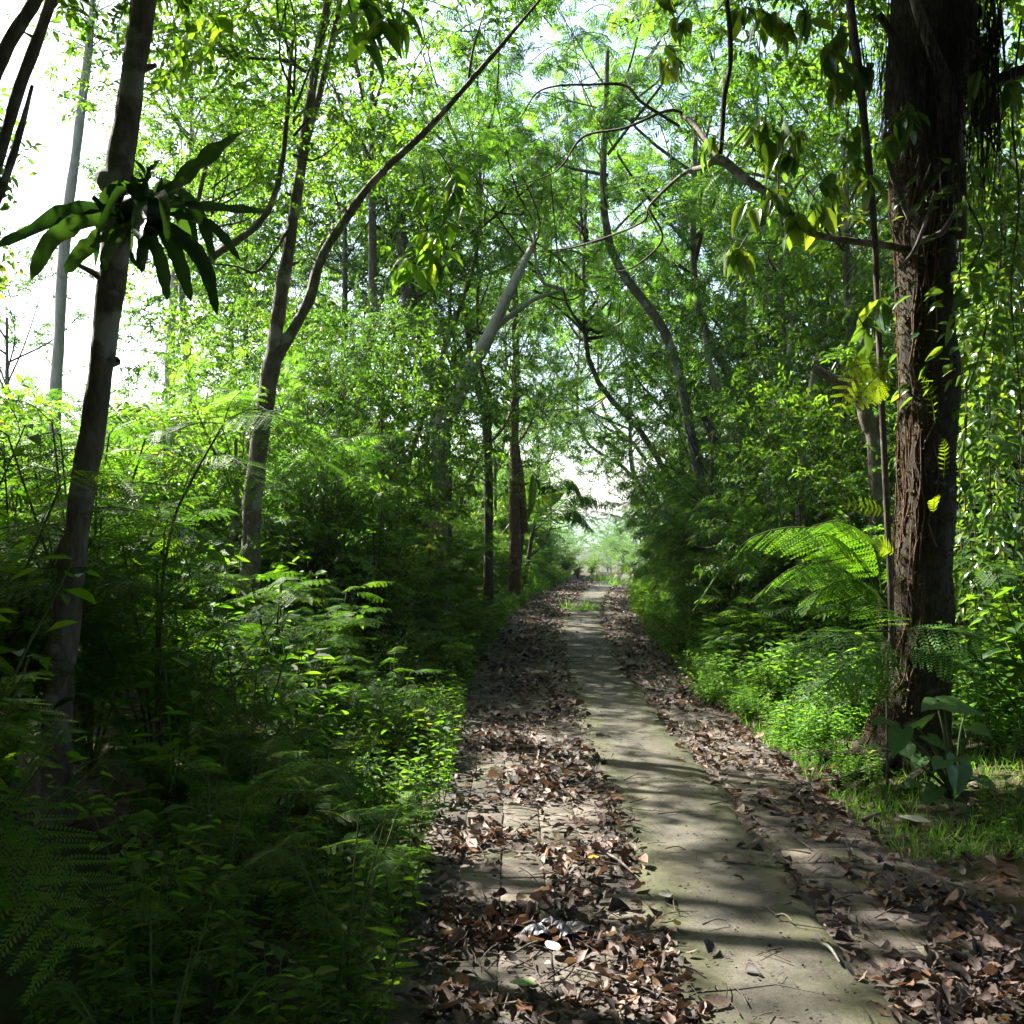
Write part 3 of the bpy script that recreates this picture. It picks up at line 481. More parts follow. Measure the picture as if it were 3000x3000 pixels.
# ------------------------------------------------------------------ background trees: (px, py, distance, crown radius, kind, label, bark)
LT = 'leafy tree in the canopy above the left thicket'; GL = 'canopy trees left of the path'
RT = 'leafy tree in the dense wood right of the path'; GR = 'canopy trees right of the path'
FT = 'light green feathery-leaved tree arching over the path'; GF = 'feathery trees over the path'
ET = 'small-leaved tree closing the far end of the path'; GE = 'trees at the far end of the path'
for a in [(560, 130, 20, 2.7, 'broad', LT, 'grey', GL), (1090, 120, 14.5, 2.6, 'broad', LT, 'grey', GL), (1010, 560, 16, 2.2, 'small', LT, 'grey', GL), (720, 640, 18, 2.4, 'broad', LT, 'grey', GL), (680, 960, 19, 1.9, 'broad', LT, 'grey', GL),
          (960, 950, 18, 2.3, 'small', LT, 'grey', GL), (1120, 860, 21, 2.3, 'small', LT, 'grey', GL), (1020, 1150, 14, 1.7, 'broad', LT, 'grey', GL), (820, 1120, 13, 1.5, 'broad', LT, 'grey', GL), (20, 930, 20, 2.2, 'small', LT, 'grey', GL), (1610, 1400, 29, 1.7, 'small', ET, 'grey', GE), (1575, 1240, 27, 1.7, 'small', ET, 'grey', GE), (1950, 1440, 26, 1.4, 'small', ET, 'grey', GE), (900, 1180, 11, 1.3, 'small', LT, 'grey', GL), (1120, 1230, 12.5, 1.4, 'broad', LT, 'grey', GL), (690, 1290, 9.8, 1.0, 'feather', LT, 'grey', GL), (2090, 1260, 13, 1.5, 'small', RT, 'grey', GR), (2350, 1400, 11, 1.3, 'broad', RT, 'grey', GR), (2000, 1500, 17, 1.5, 'feather', RT, 'grey', GR), (1990, 1600, 21, 1.3, 'small', RT, 'grey', GR), (340, 1420, 12, 1.3, 'feather', LT, 'grey', GL), (80, 1400, 14, 1.4, 'feather', LT, 'grey', GL),
          (1400, 250, 17, 2.7, 'feather', FT, 'grey', GF), (1720, 470, 18, 3.4, 'feather', FT, 'grey', GF), (1780, 150, 15, 2.8, 'feather', FT, 'grey', GF), (2040, 280, 16, 3.2, 'feather', FT, 'grey', GF), (2290, 300, 14, 2.7, 'feather', FT, 'grey', GF), (2180, 640, 17, 3.0, 'feather', FT, 'grey', GF), (1500, 900, 21, 2.2, 'feather', FT, 'grey', GF),
          (1320, 520, 21, 2.5, 'small', LT, 'grey', GL), (1480, 900, 26, 3.2, 'small', ET, 'grey', GE), (1700, 920, 28, 3.2, 'small', ET, 'grey', GE), (1450, 1300, 25, 2.0, 'small', ET, 'grey', GE), (1540, 1330, 30, 2.0, 'small', ET, 'grey', GE), (2130, 1200, 30, 3.0, 'small', ET, 'grey', GE), (1990, 1470, 32, 1.7, 'small', ET, 'grey', GE), (1760, 740, 32, 4.5, 'small', ET, 'grey', GE),
          (2000, 900, 22, 3.6, 'small', RT, 'grey', GR), (2280, 980, 18, 3.0, 'small', RT, 'pale', GR), (2480, 720, 15, 2.8, 'small', RT, 'grey', GR), (2480, 330, 12, 2.0, 'broad', RT, 'grey', GR), (2880, 420, 11.5, 2.3, 'broad', RT, 'grey', GR), (2960, 850, 10.5, 1.8, 'broad', RT, 'grey', GR), (2890, 1250, 10, 1.5, 'broad', RT, 'grey', GR), (2160, 1260, 17, 2.3, 'small', RT, 'grey', GR), (2400, 1330, 14, 1.8, 'small', RT, 'grey', GR), (2700, 1150, 14, 2.2, 'small', RT, 'grey', GR), (2620, 500, 18, 3.5, 'small', RT, 'grey', GR), (2990, 1500, 13, 2.0, 'broad', RT, 'grey', GR), (2250, 1500, 20, 2.0, 'broad', RT, 'grey', GR),
          (1330, 900, 19, 2.0, 'small', LT, 'grey', GL), (1250, 1250, 15, 1.5, 'broad', LT, 'grey', GL), (1180, 1000, 24, 2.6, 'small', LT, 'grey', GL), (800, 900, 22, 2.8, 'small', LT, 'grey', GL), (520, 1330, 16, 1.5, 'small', LT, 'grey', GL), (950, 1320, 12, 1.3, 'feather', LT, 'grey', GL),
          (1630, 1010, 34, 3.0, 'small', ET, 'grey', GE), (1500, 1450, 33, 2.0, 'small', ET, 'grey', GE), (1850, 1020, 26, 3.0, 'feather', ET, 'grey', GE), (2090, 1330, 27, 2.2, 'broad', ET, 'grey', GE),
          (2060, 1120, 19, 2.5, 'small', RT, 'grey', GR), (2330, 1180, 16, 2.0, 'small', RT, 'grey', GR), (2480, 1080, 13, 1.8, 'broad', RT, 'grey', GR), (2100, 1420, 15, 1.6, 'feather', RT, 'grey', GR), (2420, 1520, 12, 1.4, 'broad', RT, 'grey', GR), (2200, 830, 24, 3.4, 'small', RT, 'grey', GR)]:
    px_, py_, kd = a[0], a[1], {'broad': 'broad-leaved', 'small': 'small-leaved', 'feather': 'feathery-leaved'}[a[4]]
    hgt = 'high' if py_ < 350 else 'middling' if py_ < 750 else 'low' if py_ < 1150 else 'very low'
    pos = ('at the left edge' if px_ < 250 else 'behind the strap-leaved fern' if px_ < 600 else 'around the forked tree' if px_ < 900 else 'right of the forked tree' if px_ < 1150 else 'above the leaning grey trunks' if px_ < 1400 else 'around the reddish trunk' if px_ < 1600 else 'over the far path end' if px_ < 1750 else 'above the path end gap' if px_ < 1900 else 'just right of the path' if px_ < 2150 else 'among the bare pale stems' if px_ < 2350 else 'left of the mossy tree' if px_ < 2600 else 'behind the mossy tree' if px_ < 2800 else 'at the right edge')
    dis = 'near' if a[2] < 13 else 'farther' if a[2] < 20 else 'far'
    bg_tree(*a[:5], '%s %s tree with %s crown %s' % (dis, kd, hgt, pos), a[6], a[7], dx=random.uniform(-.5, .5) + (1.8 if 1750 <= a[0] < 2100 else 0))
# bare grey stems among the right-hand trees
for k, (ps, r_, lab) in enumerate([
    ([(2255, 1400, 13), (2262, 1250, 13), (2240, 1100, 13), (2200, 960, 13)], .035, 'thin grey stem rising left of the yellow fern, first of the right-hand stems'),
    ([(2290, 1400, 13.2), (2292, 1200, 13.2), (2315, 1000, 13.2), (2330, 860, 13.2)], .04, 'pale upright stem in the middle of the right-hand wood'),
    ([(2345, 1400, 12.5), (2372, 1200, 12.5), (2385, 1090, 12.5), (2420, 980, 12.5), (2450, 850, 12.5)], .05, 'pale crooked sapling trunk leaning right near the yellow fern'),
    ([(2565, 1360, 10), (2540, 1230, 10), (2510, 1160, 10), (2440, 1110, 10), (2380, 1075, 10)], .075, 'thick crooked branch-like trunk leaning left behind the mossy tree'),
    ([(2140, 1300, 16), (2120, 1180, 16), (2085, 1090, 16), (2060, 960, 16)], .08, 'pale leaning trunk at the left edge of the right-hand wood'),
    ([(2165, 1440, 14), (2140, 1350, 14), (2100, 1290, 14), (2060, 1220, 14)], .09, 'dark bent trunk low in the right-hand wood')]):
    tree_px('slender_tree', [(ps, (r_ * 1.1, r_, r_ * .8, r_ * .5))], lab, 'twig' if 'dark' in lab else 'pale' if 'pale' in lab else 'grey', cat='tree')

for k in range(46):                              # bushes and trees in the hazy clearing beyond the end of the path
    y = 48 + (k / 45) ** 1.4 * 150; x = 3.9 * y / 36 + random.uniform(-1, 1) * (5 + y * .16); s = random.uniform(.45, .8) * (1 + y / 260); base = np.array([x, y, float(ground_z(x, y))]); t = empty('distant_tree', base)
    m = MB(); tube(m, [(0, 0, -.2), (0, 0, 1.2 * s)], [.12, .08], 4, 6, 0); m.build('trunk', B['grey'], t); put('crown', CR['small'][k % 4], t, (0, 0, .5 * s), random.random() * 6, s); tag(t, 'pale hazy tree in the clearing beyond the end of the path', 'tree', 'hazy trees beyond the path')
for (x, y, z, Rr) in [(-4.9, 4.6, 3.4, 1.6), (-5.4, 6.0, 4.8, 1.8), (-6.2, 7.6, 4.0, 1.8), (-4.4, 3.2, 2.6, 1.5), (-6.0, 5.6, 2.4, 1.8)]:  # unseen trees added to keep the sun off the left foreground
    t = empty('broadleaf_tree', (x, y, float(ground_z(x, y)))); m = MB(); h = max(z - Rr * .75, .3); tube(m, [(0, 0, -.1), (.1, .05, h * .5), (0, 0, h)], [.09, .07, .05], 8, 8, 0, wob=.05); m.build('trunk', B['grey'], t, smooth=True); add_crown(t, (0, 0, h), Rr, 'dense'); tag(t, 'unseen dense tree added just past the left edge of the view for shade', 'tree', 'added shade trees at the left edge')
for (x, y, z, Rr) in [(-5.3, 5.2, 3.0, 1.7), (-6.2, 6.6, 4.6, 1.7), (-5.0, 4.2, 4.6, 1.5), (-6.8, 8.2, 4.0, 1.7), (-4.6, 3.6, 1.6, 1.4)]:  # more unseen crowns added to thicken that sun block
    t = empty('broadleaf_tree', (x, y, float(ground_z(x, y)))); m = MB(); h = max(z - Rr * .75, .3); tube(m, [(0, 0, -.1), (.1, .05, h * .5), (0, 0, h + Rr * .8)], [.09, .07, .02], 8, 8, 0, wob=.05); m.build('trunk', B['grey'], t, smooth=True); add_crown(t, (0, 0, h), Rr, 'dense'); tag(t, 'unseen broad-leaved tree added just past the left edge of the view for shade', 'tree', 'added broad-leaved shade trees at the left edge')
for k, (xb, yb, x, y, z, Rr, kind) in enumerate([(-6.5, 3, -1.2, 4.0, 8.2, 2.5, 'broad'), (6, 4.2, 1.6, 4.6, 8.6, 2.6, 'small'), (-7, 5, -.6, 7.2, 9.6, 2.4, 'small'), (6.5, 6.5, 2.6, 7.6, 9.6, 2.5, 'broad'), (7, 8.5, 5, 9, 9.5, 2.6, 'small'), (5.5, 2, .4, 2.2, 7.2, 2.2, 'small'), (7.5, 5.5, 5.2, 6.2, 7.4, 2.4, 'broad'), (-5.8, 6.8, -3.05, 8.0, 7.0, 1.6, 'broad'), (-7.5, 8.5, -4.7, 9.2, 8.4, 1.7, 'broad')]):  # unseen crowns added above the view to cut skylight and dapple the path
    t = empty('broadleaf_tree', (xb, yb, float(ground_z(xb, yb)))); m = MB(); c = np.array([x - xb, y - yb, z - Rr * .75]); tube(m, [(0, 0, -.1), c * [.1, .1, .5], c * [.5, .5, .85], c + [0, 0, Rr * .8]], [.16, .12, .09, .03], 14, 8, 0, wob=.05); m.build('trunk', B['grey'], t, smooth=True); add_crown(t, c, Rr, 'dense' if k < 7 else kind, zs=1.1); tag(t, 'tall tree whose crown closes over the near path above the view', 'tree', 'added trees shading the near path')
BT = 'tree of the forest behind the viewer'
for k, (x, y, z, Rr, kind) in enumerate([(-6, -3, 5, 3.2, 'broad'), (-2, -6, 5, 3.4, 'small'), (3, -5, 5, 3.4, 'broad'), (7, -2, 5, 3.2, 'small'), (-8, 2, 5, 3, 'small'), (8, 3.5, 5.5, 3, 'broad'), (0, -10, 7, 4, 'small'), (-7, -9, 6, 4, 'small'), (7, -9, 6, 4, 'small'), (-1, -3.5, 7.5, 2.8, 'broad'), (-5, -5, 2.2, 2.2, 'small'), (0, -8, 2.4, 2.4, 'small'), (5, -6, 2.2, 2.4, 'small'), (9, 0, 2.4, 2.2, 'small'), (-9, -1, 2.4, 2.2, 'small'), (2.5, .5, 8.5, 2.6, 'small'), (-2.6, 1.2, 5.6, 2.4, 'broad'), (-4.6, 1.8, 4.4, 2.2, 'small'), (-1.2, -.6, 6.2, 2.5, 'small'), (1.8, 1.6, 7, 2.2, 'broad'), (4.2, 3.0, 6.6, 2.1, 'small'), (-3.2, 3.4, 7.0, 1.7, 'broad'), (-3.4, -1.6, 3.4, 2.0, 'small'), (3.6, -2.2, 3.6, 2.2, 'small')]):  # unseen forest behind, plus crowns added overhead to block sky light
    t = empty('broadleaf_tree', (x, y, float(ground_z(x, y)))); m = MB(); h = max(z - Rr * .75, .3); tube(m, [(0, 0, -.1), (.1, .05, h * .5), (0, 0, h)], [.12, .09, .07], 8, 8, 0, wob=.05); m.build('trunk', B['grey'], t, smooth=True); add_crown(t, (0, 0, h), Rr, 'dense'); tag(t, BT, 'tree', 'trees behind the viewer')
# ------------------------------------------------------------------ shrubs, ferns and saplings
def feathery_mesh(tpls, seed, h=1.3, nst=7, nl=9, ll=(.24, .36)):
    global rng
    keep = rng; rng = np.random.default_rng(seed); m = MB()
    for s in range(nst):
        a = rng.random() * 6.28; lean = rng.uniform(.1, .75); hh = h * rng.uniform(.6, 1.05)
        p = [(0, 0, 0), (math.cos(a) * lean * .3, math.sin(a) * lean * .3, hh * .5), (math.cos(a) * lean * .8, math.sin(a) * lean * .8, hh * .95)]
        C = tube(m, p, [.011, .005], 9, 4, 1); C = curve(p, 30)
        i = rng.integers(7, 30, nl); i[0] = 29; aa = np.arange(nl) * 2.4 + a; D = np.stack([np.cos(aa), np.sin(aa), rng.uniform(-.15, .45, nl)], -1)
        M = frames(D, np.array([0, 0, 1]) + rv(nl, .2)) * rng.uniform(*ll, nl)[:, None, None]; k = np.arange(nl) % len(tpls)
        for b_, tp_ in enumerate(tpls): m.inst(tp_, M[k == b_], C[i][k == b_])
    rng = keep; return m.mesh('feathery_foliage', [ML['under'], B['stem']])
def broad_mesh(seed, h=1.1, nst=12, nl=26, sz=(.06, .15), mt='under', lt=None):
    global rng
    keep = rng; rng = np.random.default_rng(seed); m = MB()
    for s in range(nst):
        a = rng.random() * 6.28; lean = rng.uniform(.1, .7); hh = h * rng.uniform(.5, 1.05)
        p = [(0, 0, 0), (math.cos(a) * lean * .4, math.sin(a) * lean * .4, hh * .55), (math.cos(a) * lean, math.sin(a) * lean, hh)]
        tube(m, p, [.009, .003], 8, 4, 1); C = curve(p, 30); i = rng.integers(6, 30, nl); aa = rng.random(nl) * 6.28
        D = np.stack([np.cos(aa), np.sin(aa), rng.uniform(-.5, .5, nl)], -1); P = C[i] + D * rng.uniform(0, .12, nl)[:, None]
        m.inst(lt or L6, frames(D, np.array([0, 0, 1]) + rv(nl, .35)) * rng.uniform(*sz, nl)[:, None, None], P, mat=0)
    rng = keep; return m.mesh('leafy_foliage', [ML[mt], B['stem']])
def fern_mesh(tpl, seed, n=10, L=.9, np_=20, pl=.24, mt='under'):
    global rng
    keep = rng; rng = np.random.default_rng(seed); m = MB()
    for k in range(n):
        a = k * 2.4 + rng.random() * .4; l = L * rng.uniform(.75, 1.1); c, s = math.cos(a), math.sin(a); r1, r2, r3 = rng.uniform(.2, .3), rng.uniform(.5, .65), rng.uniform(.8, 1)
        frond(m, [(0, 0, 0), (c * l * r1, s * l * r1, l * .45), (c * l * r2, s * l * r2, l * .62), (c * l * r3, s * l * r3, l * .42)], np_, pl * l, tpl, 1.25, .1, .006, 0, 1, start=.15, taper=(.6, 1, .8, .15))
    rng = keep; return m.mesh('fern_foliage', [ML[mt], B['stem']])
FE_HI = [feathery_mesh(BIP_HI, 1, 1.3, 6, 6), feathery_mesh(BIP_HI, 2, 1.2, 6, 6)]
FE_MID = [feathery_mesh(BIP_MID, 3 + k, 1.3, 8, 9) for k in range(3)]
FE_LO = [feathery_mesh(BIP_LO, 8 + k, 1.3, 11, 12) for k in range(4)]
BR = [broad_mesh(20 + k) for k in range(3)]; BRS = [broad_mesh(30 + k, .9, 16, 34, (.03, .06)) for k in range(2)]
VB = [broad_mesh(35 + k, .85, 22, 46, (.05, .1), 'herb') for k in range(2)]
FN = [fern_mesh(PIN_MID, 40), fern_mesh(PIN_MID, 41, 9, 1.0)]
def shrub(name, me, x, y, s, label, cat, group=None, rz=None, part='foliage', zs=1.):
    t = empty(name, (x, y, float(ground_z(x, y)) - .02), random.random() * 6.28 if rz is None else rz, (s, s, s * zs)); put(part, me, t); tag(t, label, cat, group); return t
def tall_mesh(kind, seed, h=3.0, nst=14):
    global rng
    keep = rng; rng = np.random.default_rng(seed); m = MB()
    for s in range(nst):
        a = rng.random() * 6.28; lean = rng.uniform(.15, 1.1); hh = h * rng.uniform(.55, 1.05)
        p = [(0, 0, 0), (math.cos(a) * lean * .35, math.sin(a) * lean * .35, hh * .55), (math.cos(a) * lean, math.sin(a) * lean, hh)]; tube(m, p, [.018, .011, .004], 9, 5, 1); C = curve(p, 30)
        ns = 8; i = rng.integers(4, 30, ns); i[0] = 29; aa = np.arange(ns) * 2.4 + a; D = np.stack([np.cos(aa), np.sin(aa), rng.uniform(-.2, .5, ns)], -1); k = rng.integers(0, 5, ns)
        M = frames(D, np.array([0, 0, 1]) + rv(ns, .25)) * rng.uniform(.6, .95, ns)[:, None, None]
        for b_ in range(5): m.inst(SP[kind][b_], M[k == b_], C[i][k == b_], keep=.5)
    rng = keep; return m.mesh('tall_foliage', [ML[{'feather': 'feather', 'broad': 'broad', 'small': 'under'}[kind]], B['twig']])
TALL = {k: [tall_mesh(k, 60 + j + ord(k[0])) for j in range(3)] for k in ('feather', 'broad', 'small')}
GLS = 'shrubs of the left thicket'; GRS = 'shrubs of the right thicket'
MARKS_L = [(-2.2, 5, 'near the leaning tree'), (-2.3, 9, 'around the forked tree'), (-1.2, 14.5, 'below the leaning grey trunks'), (0, 21, 'near the reddish trunk'), (2, 31, 'near the path end'), (-1, 3, 'at the lower left corner'), (-6, 13, 'below the slender pale tree')]
MARKS_R = [(2.8, 7.4, 'behind the mossy tree'), (4, 10.5, 'behind the arching fern'), (3.5, 16, 'below the bare pale stems'), (4.5, 24, 'halfway along the path'), (6, 33, 'near the path end'), (5, 7, 'behind the hanging vines')]
def where(side, x, y, dist):
    mk = min(MARKS_L if side < 0 else MARKS_R, key=lambda k: (k[0] - x) ** 2 + (k[1] - y) ** 2)[2]
    return mk, ('at the %s path edge' if dist < .6 else 'inside %s thicket' if dist < 2.4 else 'deep in %s thicket') % ('left' if side < 0 else 'right')
def place_tall(side):
    n = 0; y = 10.5 if side < 0 else 9.5
    while y < 38:
        for dist in (1.1, 1.9, 3.0, 4.6, 6.6, 9.0):
            if dist > 7 and y < 11: continue
            if random.random() < .18: continue
            yy = y + random.uniform(-.6, .6); dd = dist + random.uniform(-.35, .5); x = float(shift(yy)) + (UL - dd if side < 0 else UR + dd)
            if abs(x / yy) > .6: continue
            kind = random.choice(['feather', 'feather', 'broad', 'small'] if side < 0 else ['feather', 'small', 'small', 'broad']); s = random.uniform(.8, 1.15) * (.62 if dist < 1.5 else .85 if dist < 2.5 else 1.15)
            if x / yy < -.27: s = min(s, (1.5 + .115 * yy) / 3.1)
            mk, dp = where(side, x, yy, dist); nm = {'feather': 'feathery', 'broad': 'broad-leaved', 'small': 'small-leaved'}[kind]
            shrub('tall_shrub', random.choice(TALL[kind]), x, yy, s, 'tall %s shrub %s, %s' % (nm, dp, mk.replace(' behind the arching fern', '').replace(' with the diagonal branch', '')), 'shrub', 'tall %s shrubs %s %s' % (nm, dp, mk)); n += 1
        y += 1.5 if y < 18 else 2.2
    return n
def place(side):
    n = 0; y = 2.6
    while y < 40:
        step = .55 if y < 8 else .8 if y < 16 else 1.3
        for dist in (.25, .75, 1.35, 2.1, 3.0, 4.1, 5.6):
            if dist > 3.2 and y < 4: continue
            if random.random() < (.18 if dist < 1 else .3): continue
            dd = dist + random.uniform(-.2, .25); yy = y + random.uniform(-.4, .4) * step
            if side < 0: x = float(shift(yy)) + UL - dd
            else:
                x = float(shift(yy)) + UR + dd + .15
                if yy < 8.6 and x < 3.3: continue          # the sunlit verge and the foot of the mossy tree
                if yy < 4.5: continue
            if abs(x / max(yy, .1)) > .62: continue
            H = min(.55 + .62 * dist, 2.4) * random.uniform(.8, 1.15)
            if side > 0: H = min(.6 + .5 * dist, 2.0) * random.uniform(.8, 1.15)
            r = random.random(); mk, dp = where(side, x, yy, dist)
            if r < .4: me = random.choice(FE_HI if yy < 4.2 else FE_MID if yy < 9 else FE_LO); nm, ad, c = 'feathery_shrub', 'feathery-leaved shrub', 'shrub'
            elif r < .74: me = random.choice(BR); nm, ad, c = 'broadleaf_shrub', 'broad-leaved shrub', 'shrub'
            elif r < .9: me = random.choice(BRS); nm, ad, c = 'small_leaved_bush', 'small-leaved bush', 'bush'
            else: me = random.choice(FN); nm, ad, c = 'fern', 'green fern', 'fern'; H = min(H, 1.2)
            s = H / 1.25; shrub(nm, me, x, yy, min(s, 1.3), '%s %s, %s' % (ad, dp, mk), c, '%s %s %s' % ((ad + 's').replace('bushs', 'bushes'), dp, mk), zs=max(1., s / 1.3)); n += 1
        y += step
    return n
NL, NR = place(-1) + place_tall(-1), place(1) + place_tall(1)

for k, (px, py, s_) in enumerate([(2080, 2010, .42), (2190, 2060, .38), (2290, 2080, .4), (2380, 2110, .36), (2150, 1960, .45), (2300, 1990, .42), (2460, 2080, .34), (2040, 1930, .4)]):
    d = EYE * FPX / (py + 60 - HORIZ); x_ = (px - 1500) / FPX * d; t = shrub('low_bush', VB[k % 2], x_, d, s_, 'low rounded bush on the sunlit right verge', 'bush', 'low bushes on the right verge')
# ------------------------------------------------------------------ hero plants
def hero(name, label, cat, base): t = empty(name, base); tag(t, label, cat); return t
def bip_at(m, p, e, L, k=0, up=(0, 0, 1), b=np.zeros(3), tp=None):
    D = np.array(e) - np.array(p); m.inst((tp or BIP_HI)[k], frames(D, np.array(up, float)) * np.linalg.norm(D) * L, np.array([p]) - b, .6)
# feathery sapling in front of the forked tree
base = at(470, 2150, 5.6); base[2] = float(ground_z(base[0], base[1])); t = hero('feathery_sapling', 'slim feathery-leaved sapling with big bright fronds right of the leaning tree', 'sapling', base)
m = MB(); tube(m, np.array([base, at(470, 1800, 5.6), at(505, 1540, 5.6), at(560, 1410, 5.6), at(655, 1240, 5.6)]) - base, [.014, .009, .006], 16, 5, 0); m.build('stem', B['twig'], t, smooth=True)
m = MB()
for (p, e, k) in [((655, 1240), (490, 1255), 0), ((655, 1240), (800, 1180), 1), ((640, 1320), (780, 1420), 0), ((560, 1410), (400, 1450), 1), ((500, 1510), (565, 1690), 0), ((760, 1190), (935, 1320), 1), ((655, 1240), (700, 1130), 0), ((505, 1540), (650, 1600), 1), ((480, 1700), (330, 1640), 0), ((475, 1760), (640, 1800), 1)]:
    bip_at(m, at(*p, 5.6), at(*e, 5.25), 1.05, k, (.2, -.5, 1), base)
m.build('fronds', [ML['feather'], B['stem']], t)
base = at(-150, 2750, 2.7); base[2] = float(ground_z(base[0], base[1])); t = hero('feathery_sapling', 'dark feathery sapling at the left edge with sun-whitened leaf tips', 'sapling', base)
m = MB(); tube(m, np.array([base, at(-120, 2350, 2.65), at(-60, 2040, 2.6)]) - base, [.01, .006], 9, 5, 0); m.build('stem', B['twig'], t, smooth=True)
m = MB(); [bip_at(m, at(*p, 2.6), at(*e, 2.5), 1.1, k, (.1, -.3, 1), base) for p, e, k in (((-60, 2040), (150, 2110), 0), ((-70, 2100), (90, 2200), 1), ((-100, 2300), (260, 2560), 0), ((-110, 2360), (180, 2700), 1), ((-60, 2040), (60, 1960), 1))]
m.build('fronds', [ML['under'], B['stem']], t)
base = at(2600, 2180, 6.2); base[2] = float(ground_z(base[0], base[1])); t = hero('feathery_sapling', 'bright feathery sapling at the left foot of the mossy tree', 'sapling', base)
m = MB(); tube(m, np.array([base, at(2600, 2000, 6.2), at(2610, 1850, 6.2)]) - base, [.01, .006], 9, 5, 0); m.build('stem', B['twig'], t, smooth=True)
m = MB(); [bip_at(m, at(*p, 6.2), at(*e, 5.9), 1.1, k, (-.3, -.3, 1), base, BIP_MID) for p, e, k in (((2600, 1870), (2440, 1960), 0), ((2610, 1850), (2350, 1880), 1), ((2610, 1850), (2560, 1760), 0), ((2605, 1900), (2500, 2020), 1), ((2620, 1850), (2860, 1850), 0), ((2600, 1920), (2390, 2000), 1), ((2605, 1880), (2550, 2000), 0), ((2640, 1900), (2840, 1950), 1))]
m.build('fronds', [ML['herb'], B['stem']], t)
# bird's-nest fern high on the leaning tree
base = at(425, 690, 4.95); t = hero('strap_leaved_fern', 'dark strap-leaved fern growing high on the leaning trunk', 'fern', base)
m = MB(); q = np.random.default_rng(5)
for k in range(90):
    p0 = at(420 + q.normal(0, 42), 615 + q.normal(0, 42), 4.93 + q.normal(0, .05)) - base; m.inst(LHI[k % 3], frames(rv(1), rv(1)) * q.uniform(.06, .13), np.array([p0]), mat=0)
tube(m, [at(420, 700, 4.95) - base, at(425, 630, 4.93) - base, at(420, 560, 4.95) - base], [.04, .12, .05], 8, 10, 0, wob=.15); m.build('root_ball', ML['dark'], t)
def strap(pts, wd, d0=4.9, d1=4.7, tw=0.):
    n = 14; C = curve([np.array(at(px, py, d0 + (d1 - d0) * k / (len(pts) - 1))) for k, (px, py) in enumerate(pts)], n) - base; T = nrm(np.gradient(C, axis=0)); S = nrm(np.cross(T, [.15 + tw, -1., .25])); N = np.cross(S, T)
    tt = np.linspace(0, 1, n); hw = wd * np.interp(tt, [0, .12, .45, .75, .93, 1], [.12, .5, 1, .95, .5, .03])[:, None]; wv = (.3 * np.sin(np.arange(n) * 1.7 + wd * 90))[:, None]; hw = hw * (1 + .12 * np.sin(np.arange(n) * 2.6 + wd * 50))[:, None]
    V = np.stack([C - S * hw + N * hw * (.35 + wv), C, C + S * hw + N * hw * (.35 - wv)], 1).reshape(-1, 3); i = np.arange(n - 1)[:, None] * 3 + np.arange(2)[None]; i = i.ravel()
    mm = MB().add(V, np.stack([i, i + 1, i + 4, i + 3], 1), 0, random.random()); mm.build('strap_leaf', ML['dark'], t, smooth=True)
for pts, wd in [([(400, 615), (290, 612), (190, 620), (110, 670), (-20, 725)], .055), ([(390, 620), (270, 645), (160, 700), (90, 822)], .07), ([(400, 650), (300, 690), (240, 745), (192, 802)], .06), ([(450, 580), (520, 540), (600, 470), (705, 390)], .06), ([(440, 600), (540, 602), (660, 612), (805, 622)], .035), ([(450, 620), (560, 640), (640, 680), (705, 765)], .035), ([(450, 640), (530, 690), (600, 780), (637, 925)], .05), ([(440, 650), (490, 700), (530, 780), (560, 885)], .05), ([(430, 660), (455, 720), (480, 800), (490, 880)], .045), ([(445, 650), (500, 680), (570, 740), (630, 830)], .05), ([(420, 570), (440, 510), (470, 470)], .035), ([(430, 660), (420, 730), (415, 800)], .04), ([(400, 640), (330, 720), (300, 800)], .045)]: strap(pts, wd * .72)
for k in range(11):
    a_ = 6.28 * k / 11 + random.uniform(-.2, .2); L_ = random.uniform(110, 230); sg = math.cos(a_); strap([(425, 615), (425 + sg * L_ * .5, 615 - random.uniform(10, 90)), (425 + sg * L_ * .9, 615 - random.uniform(-40, 50)), (425 + sg * L_ * 1.1, 640 + random.uniform(20, 160))], random.uniform(.02, .035), 4.92, 4.92 - .35 * math.sin(a_))
# big arching tree-fern fronds on the right verge
base = at(2600, 1900, 8.2); base[2] = float(ground_z(base[0], base[1])); t = hero('tree_fern', 'large arching fern with lacy drooping fronds left of the mossy tree', 'fern', base)
m = MB(); tube(m, [(0, 0, 0), (0, 0, .55), at(2585, 1750, 8.2) - base], [.07, .06, .045], 8, 8, 0, wob=.1); m.build('stem', B['moss'], t, smooth=True)
for pts in [[(2585, 1750), (2480, 1600), (2350, 1545), (2180, 1590), (2030, 1790)], [(2585, 1750), (2450, 1660), (2330, 1660), (2200, 1760)], [(2585, 1750), (2560, 1600), (2470, 1530), (2380, 1540)], [(2585, 1750), (2650, 1620), (2740, 1600), (2840, 1680)], [(2585, 1750), (2500, 1700), (2420, 1720), (2360, 1800)]]:
    m = MB(); frond(m, [np.array(at(px, py, 8.2 - .25 * k)) - base for k, (px, py) in enumerate(pts)], 30, .36, PIN_HI, 1.3, .6, .008, 0, 1, start=.14, taper=(.5, 1, 1, .7, .15)); m.build('frond', [ML['under'], B['stem']], t)
